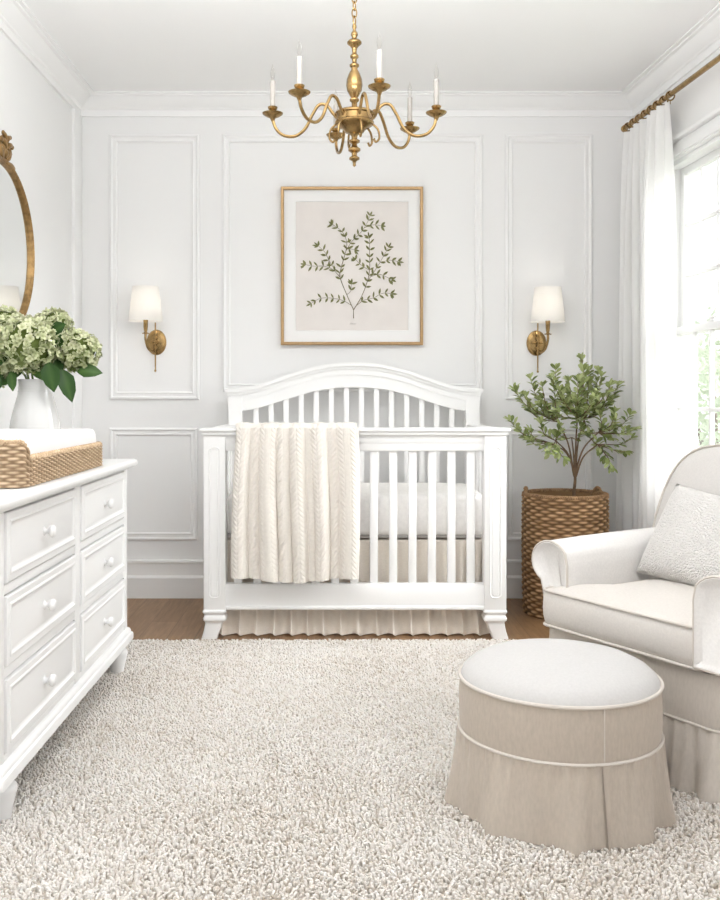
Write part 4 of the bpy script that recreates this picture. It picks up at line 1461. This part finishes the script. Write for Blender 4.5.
# back
def back():
    bm = B()
    out = []
    W, ZT = 0.425, 0.925
    half = [(W - 0.035, 0.20), (W - 0.02, 0.45), (W + 0.0, 0.60), (W - 0.015, 0.72), (W - 0.050, 0.820), (W - 0.115, 0.885), (W - 0.215, 0.912), (0.0, 0.925)]
    h = smooth_path([(x, z, 0) for x, z in half], 6)
    out = [(p.x, p.y) for p in h] + [(-p.x, p.y) for p in reversed(h[:-1])]
    out = resample(out, 0.02)
    rings = []
    for dy, d in ((0.085, -0.10), (0.030, -0.035), (0.010, -0.012), (0.0, 0.0)):
        pass
    def ring(dy, d, flat=1.0):
        q = offset_poly(out, d)
        return [(p[0], 0.175 + dy + 0.24 * (p[1] - 0.47) + (-0.0), p[1]) for p in q]
    cz = 0.60
    def shrink(r_, f, dy):
        return [(p[0] * f, p[1] + dy - 0.24 * (1 - f) * (p[2] - cz), cz + (p[2] - cz) * f) for p in r_]
    base_f = ring(0.004, -0.012)
    rings = [shrink(base_f, 0.05, -0.050), shrink(base_f, 0.35, -0.047), shrink(base_f, 0.65, -0.038), shrink(base_f, 0.85, -0.022), base_f,
             ring(0.020, 0.000), ring(0.050, 0.008), ring(0.10, 0.008), ring(0.135, -0.002), ring(0.150, -0.02)]
    bb = ring(0.155, -0.04)
    rings += [bb, shrink(bb, 0.5, 0.012), shrink(bb, 0.05, 0.014)]
    rings_to_faces(bm, rings)
    o = cpart('backrest', bm, M['back'])
    bm = B()
    tube(bm, [(p[0], p[1] , p[2]) for p in ring(0.016, 0.002)], 0.0042, 6, closed=True)
    cpart('back_piping', bm, M['pipe'], o)
back()
for sx_ in (-1, 1):
    for y in (-0.30, 0.26):
        bm = B()
        lathe(bm, [(0.018, 0.001), (0.022, 0.10)], (sx_ * 0.27, y, 0), 12)
        cpart('foot', bm, M['bark'])

# ------------------------------------------------------------------ boucle cushion leaning on the chair back
def cushion(W, H, T_, m=26):
    bm = B()
    def pt(u, v, s):
        # u, v in -1..1; corners pulled out a little, edges drawn in
        ex = 1 - 0.07 * (1 - v * v) * abs(u) ** 3
        ez = 1 - 0.08 * (1 - u * u) * abs(v) ** 3
        th = T_ * ((1 - abs(u) ** 2.6) * (1 - abs(v) ** 2.6)) ** 0.48
        return Vector((u * W / 2 * ex, s * th * (1.0 if s < 0 else 0.75), v * H / 2 * ez))
    for s in (-1, 1):
        g = [[bm.verts.new(pt(-1 + 2 * i / m, -1 + 2 * j / m, s)) for i in range(m + 1)] for j in range(m + 1)]
        for j in range(m):
            for i in range(m):
                bm.faces.new((g[j][i], g[j][i + 1], g[j + 1][i + 1], g[j + 1][i]))
    bmesh.ops.remove_doubles(bm, verts=bm.verts[:], dist=0.0004)
    return bm
bm = cushion(0.54, 0.335, 0.080)
MCH = Matrix.Translation((CHX, CHY, 0.0)) @ Matrix.Rotation(CROT, 4, 'Z')
cc = MCH @ Vector((0.02, 0.016, 0.612))
cu = finish('throw_pillow', bm, M['boucle'], None, ang=80)
cu.matrix_world = Matrix.Translation(cc) @ Matrix.Rotation(CROT, 4, 'Z') @ Matrix.Rotation(R(-29), 4, 'X') @ Matrix.Rotation(R(6), 4, 'Y')
tag(cu, 'nubby cream boucle pillow leaning against the back of the armchair', 'pillow')
# ------------------------------------------------------------------ tall wicker basket
BX, BY = 1.146, 4.690
bk = thing('wicker_basket', 'tall brown wicker basket with two handles standing in the corner', 'basket', (BX, BY, 0))
RBK, HBK = 0.207, 0.585
def basket():
    bm = B()
    NS = 36            # stakes
    seg = 360
    NR, sub = 38, 5
    rings = []
    for r_ in range(NR):
        for q in range(sub):
            f = (r_ + q / sub) / NR
            bl2 = math.sin(PI * (q + 0.35) / sub)
            ring = []
            base = RBK * (0.955 + 0.045 * math.sin(PI * min(1, f * 0.62 + 0.10)))
            for i in range(seg):
                a = 2 * PI * i / seg
                wv = math.cos(NS * a / 2 + PI * r_)
                d = 0.0046 * bl2 * wv + 0.0040 * bl2
                rr = base + d
                ring.append((BX + rr * math.cos(a), BY + rr * math.sin(a), 0.004 + f * HBK + 0.0016 * math.sin(a * 3 + r_)))
            rings.append(ring)
    ro = RBK * 0.992
    for rr, z in ((ro, HBK + 0.004), (ro - 0.014, HBK + 0.004), (ro - 0.018, HBK - 0.03), (ro - 0.022, 0.35), (ro - 0.03, 0.03)):
        rings.append([(BX + rr * math.cos(2 * PI * i / seg), BY + rr * math.sin(2 * PI * i / seg), z) for i in range(seg)])
    rings_to_faces(bm, rings)
    return bm
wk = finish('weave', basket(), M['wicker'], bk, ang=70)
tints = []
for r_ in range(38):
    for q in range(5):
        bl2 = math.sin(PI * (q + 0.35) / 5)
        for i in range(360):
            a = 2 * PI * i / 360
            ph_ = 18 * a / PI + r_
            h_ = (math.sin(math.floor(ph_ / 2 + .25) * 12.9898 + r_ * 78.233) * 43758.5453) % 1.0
            tints.append(max(0, min(1, (0.1 + 0.9 * bl2) * (0.55 + 0.45 * math.cos(PI * ph_)) * (0.45 + 0.65 * h_) + 0.08)))  # groove shading painted into the tint, over a random tone per strand
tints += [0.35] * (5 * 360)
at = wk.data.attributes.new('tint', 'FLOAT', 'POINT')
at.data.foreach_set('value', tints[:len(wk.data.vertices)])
bm = B()
for s_ in range(3):
    q = []
    for i in range(240):
        a = 2 * PI * i / 240
        b = 42 * a + s_ * 2 * PI / 3
        rr = RBK * 0.985 - 0.004 + 0.0065 * math.cos(b)
        q.append((BX + rr * math.cos(a), BY + rr * math.sin(a), HBK + 0.006 + 0.006 * math.sin(b)))
    tube(bm, q, 0.0062, 6, closed=True)
finish('braided_rim', bm, M['wicker_braid'], bk)
for s in (-1, 1):
    bm = B()
    for st_ in range(2):
        q = []
        for i in range(41):
            t = i / 40
            a = (PI if s < 0 else 0) + (t - 0.5) * 0.52 + (0.35 * s)
            b = 26 * t + PI * st_
            z = HBK - 0.055 + 0.085 * math.sin(PI * t) ** 0.6
            rr = RBK - 0.014 + 0.005 * math.cos(b)
            q.append((BX + rr * math.cos(a), BY + rr * math.sin(a), z + 0.005 * math.sin(b)))
        tube(bm, q, 0.0062, 6)
    finish('handle', bm, M['wicker_braid'], bk)

# ------------------------------------------------------------------ potted tree standing in the basket
TRX, TRY, TRZ = 1.195, 4.690, HBK - 0.055
tr = thing('potted_tree', 'small olive-green leafy tree growing from the wicker basket', 'potted plant', (TRX, TRY, 0.05))
bm = B()
lathe(bm, [(0.13, 0.05), (0.165, 0.30), (0.175, TRZ + 0.005), (0.168, TRZ + 0.008), (0.162, TRZ - 0.015)], (BX, BY, 0), 40)
finish('nursery_pot', bm, M['gap'], tr)
bm = B()
lathe(bm, [(0.170, TRZ - 0.03), (0.170, TRZ - 0.012), (0.11, TRZ - 0.004), (0.05, TRZ + 0.004), (0.0, TRZ + 0.006)], (BX, BY, 0), 36, rmod=lambda a, z: 0.03 * math.sin(7 * a))
finish('soil', bm, M['soil'], tr)
O3 = Vector((TRX, TRY, 0))
def q3(dx, dy, z):
    return O3 + Vector((dx, dy, z))
tips = [(-.310, -.05, 1.105), (-.318, .03, .955), (-.240, -.10, .860), (-.205, .08, 1.165), (-.130, -.06, 1.165), (-.165, .04, 1.055), (-.035, -.02, 1.150), (.050, .05, 1.262), (.030, -.06, 1.205), (.125, .02, 1.200),
        (.225, .06, 1.130), (.262, -.05, .985), (.270, .05, .910), (.175, -.08, 1.000), (.120, .05, .830), (.240, -.03, .805), (.075, -.10, 1.090), (-.075, .08, 1.030), (.000, -.12, .960), (-.100, -.10, .925),
        (.075, .08, .930), (-.150, -.02, .830), (.170, .00, .905), (-.055, .00, 1.090), (.110, -.02, 1.060), (.030, .10, 1.030), (-.115, -.12, 1.000), (.020, -.05, 1.130), (-.230, -.02, 1.010), (.190, .08, 1.060),
        (-.260, .06, .900), (.090, -.13, .985), (-.03, -.14, 1.05), (-.19, -.09, .945), (.03, .02, .88), (-.06, .05, .88), (.15, -.1, 1.13), (-.09, .02, 1.21)]
lr = random.Random(9)
bm = B()
trunk = smooth_path([q3(0, 0, TRZ - 0.02), q3(-.004, .002, TRZ + .06), q3(0.002, 0, TRZ + .13), q3(-.002, 0, TRZ + .17)], 5)
tube(bm, trunk, [0.0088 - 0.0022 * i / len(trunk) for i in range(len(trunk))], 8)
forks = [(-.135, -.03, .85, -.01, .715), (-.075, .04, .95, -.012, .70), (.002, -.04, .97, .0, .70), (.06, .05, .96, .006, .69), (.105, -.03, .84, .008, .675), (-.11, -.07, .86, -.006, .68), (.10, -.06, .90, .004, .70), (.0, .06, .87, 0, .70)]
fk = []
for (x, y, z, sx_, sz_) in forks:
    a, b = q3(sx_ * .5, 0, sz_), q3(x, y, z)
    mid = a.lerp(b, 0.5) + Vector((-x * .15, 0, .02))
    p = smooth_path([a, mid, b], 6)
    tube(bm, p, [0.0052 - 0.0024 * i / len(p) for i in range(len(p))], 7)
    fk.append((a, b))
lbm = bmesh.new(); lay_ = lbm.verts.layers.float.new('tint')
def tree_leaf(p, d, up, ln, wd, t):
    d = d.normalized(); s = d.cross(up)
    if s.length < 1e-4:
        s = d.cross(Vector((1, 0, 0)))
    s.normalize(); u = s.cross(d)
    rows = []
    for f, w_ in ((0, .08), (.2, .42), (.45, .88), (.68, 1.0), (.88, .66), (1, .06)):
        c = p + d * ln * f - u * ln * .18 * f * f
        rows.append((c + s * wd * .5 * w_ + u * wd * .16 * w_, c, c - s * wd * .5 * w_ + u * wd * .16 * w_))
    vs = [[lbm.verts.new(q) for q in r_] for r_ in rows]
    for r_ in vs:
        for j, v in enumerate(r_):
            v[lay_] = min(1, max(0, t + (.15 if j == 1 else 0)))
    for i in range(5):
        for j in range(2):
            lbm.faces.new((vs[i][j], vs[i][j + 1], vs[i + 1][j + 1], vs[i + 1][j]))
more = []
for (dx, dy, z) in tips:
    if len(more) < 26:
        more.append((dx * .86 + lr.uniform(-.05, .05), dy + lr.uniform(-.10, .06), z - lr.uniform(.02, .075)))
for (dx, dy, z) in tips + more:
    if dx > .16:
        dx, dy = dx * .93, min(dy, 0.02) - .05
    tip = q3(dx, dy, z)
    a, b = min(fk, key=lambda ab: (ab[1] - tip).length + (0.3 if ab[1].z > tip.z + .03 else 0))
    st = b
    mid = st.lerp(tip, 0.5) + Vector((dx * .10, dy * .1, -.012))
    p = smooth_path([st, mid, tip], 8)
    tube(bm, p, [0.0028 - 0.0018 * i / len(p) for i in range(len(p))], 6)
    acc = 0; side = 0
    for i in range(1, len(p)):
        acc += (p[i] - p[i - 1]).length
        if (i / len(p) > 0.22 or (p[i] - tip).length < 0.13) and acc > 0.0145:
            acc = 0
            d = (p[i] - p[i - 1]).normalized()
            side += 1
            for sg in (1, -1):
                az = lr.uniform(0, 2 * PI)
                o1 = Vector((math.cos(az), math.sin(az), lr.uniform(-.2, .6))).normalized()
                dd = d * .75 + o1 * .85
                tree_leaf(p[i], dd, Vector((lr.uniform(-.6, .6), lr.uniform(-.9, .2), 1)), lr.uniform(.034, .052), lr.uniform(.017, .024), lr.uniform(0, 1) ** 1.3)
    d = (p[-1] - p[-2]).normalized()
    for kq in range(4):
        az = kq * PI / 2 + lr.uniform(-.4, .4)
        dd = d + Vector((math.cos(az), math.sin(az), lr.uniform(-.1, .5))) * .6
        tree_leaf(tip, dd, Vector((lr.uniform(-.4, .4), -.4, 1)), lr.uniform(.032, .046), lr.uniform(.014, .020), lr.uniform(.3, 1))
finish('trunk', bm, M['bark'], tr)
me = bpy.data.meshes.new('foliage')
for f in lbm.faces:
    f.smooth = True
lbm.to_mesh(me); lbm.free()
me.materials.append(M['tree_leaf'])
me.transform(Matrix.Translation(-tr.location))
o = new_obj('foliage', me); o.parent = tr
# ------------------------------------------------------------------ camera, world, light
cam_d = bpy.data.cameras.new('camera')
cam = new_obj('camera', cam_d)
cam.location = (0, 0, 1.07)
cam.rotation_euler = (R(90), 0, 0)
cam_d.sensor_fit = 'HORIZONTAL'
cam_d.sensor_width = 36
cam_d.lens = 36 * 941 / 720
cam_d.shift_x = 25 / 720
cam_d.shift_y = -52 / 720
cam_d.clip_start = 0.05
bpy.context.scene.camera = cam

w = bpy.data.worlds.new('daylight')
bpy.context.scene.world = w
w.use_nodes = True
nt = w.node_tree
bg = nt.nodes['Background']
tc = nt.nodes.new('ShaderNodeTexCoord')
sx = nt.nodes.new('ShaderNodeSeparateXYZ')
nt.links.new(tc.outputs['Generated'], sx.inputs['Vector'])
rp = nt.nodes.new('ShaderNodeMapRange')       # brighter toward the window side of the house
rp.inputs['From Min'].default_value = 0.1
rp.inputs['From Max'].default_value = 0.75
rp.inputs['To Min'].default_value = WORLD_LO
rp.inputs['To Max'].default_value = WORLD_HI
nt.links.new(sx.outputs['X'], rp.inputs['Value'])
nt.links.new(rp.outputs['Result'], bg.inputs['Strength'])
bg.inputs['Color'].default_value = (0.97, 0.985, 1.0, 1)

def lamp(name, kind, loc, rot, energy, size=1, size_y=None, color=(1, 1, 1)):
    d = bpy.data.lights.new(name, kind)
    d.energy = energy
    d.color = color
    if kind == 'AREA':
        d.shape = 'RECTANGLE'
        d.size = size
        d.size_y = size_y or size
    elif kind == 'SUN':
        d.angle = size
    else:
        d.shadow_soft_size = size
    o = new_obj(name, d)
    o.location = loc
    o.rotation_euler = rot
    return o
def aim(o, tgt):
    d = Vector(tgt) - o.location
    o.rotation_euler = d.to_track_quat('-Z', 'Y').to_euler()
sun = lamp('soft_sun', 'SUN', (6, 2.4, 4.1), (0, 0, 0), SUN_E, R(50), color=(0.97, 0.985, 1.0))
aim(sun, (0, 3.4, 0.9))
up = lamp('added_uplight', 'AREA', (0.0, 2.15, 2.10), (0, 0, 0), FILL_E, 1.6, 1.0, color=(0.96, 0.98, 1.0))  # added lamp without a fixture, brightens ceiling, crib and back wall
aim(up, (0.0, 2.3, 4.6))
sc = bpy.context.scene
sc.view_settings.view_transform = 'Standard'
sc.view_settings.look = 'None'
sc.view_settings.exposure = EXPO
sc.view_settings.gamma = 1.0
sc.cycles.use_denoising = True
sc.cycles.max_bounces = 10
sc.cycles.diffuse_bounces = 6
sc.cycles.transparent_max_bounces = 12
sc.cycles.sample_clamp_indirect = 8
for i, p in enumerate((SC1, SC2)):
    lamp('sconce_light', 'POINT', p, (0, 0, 0), 0.20, 0.02, color=(1.0, 0.95, 0.88))
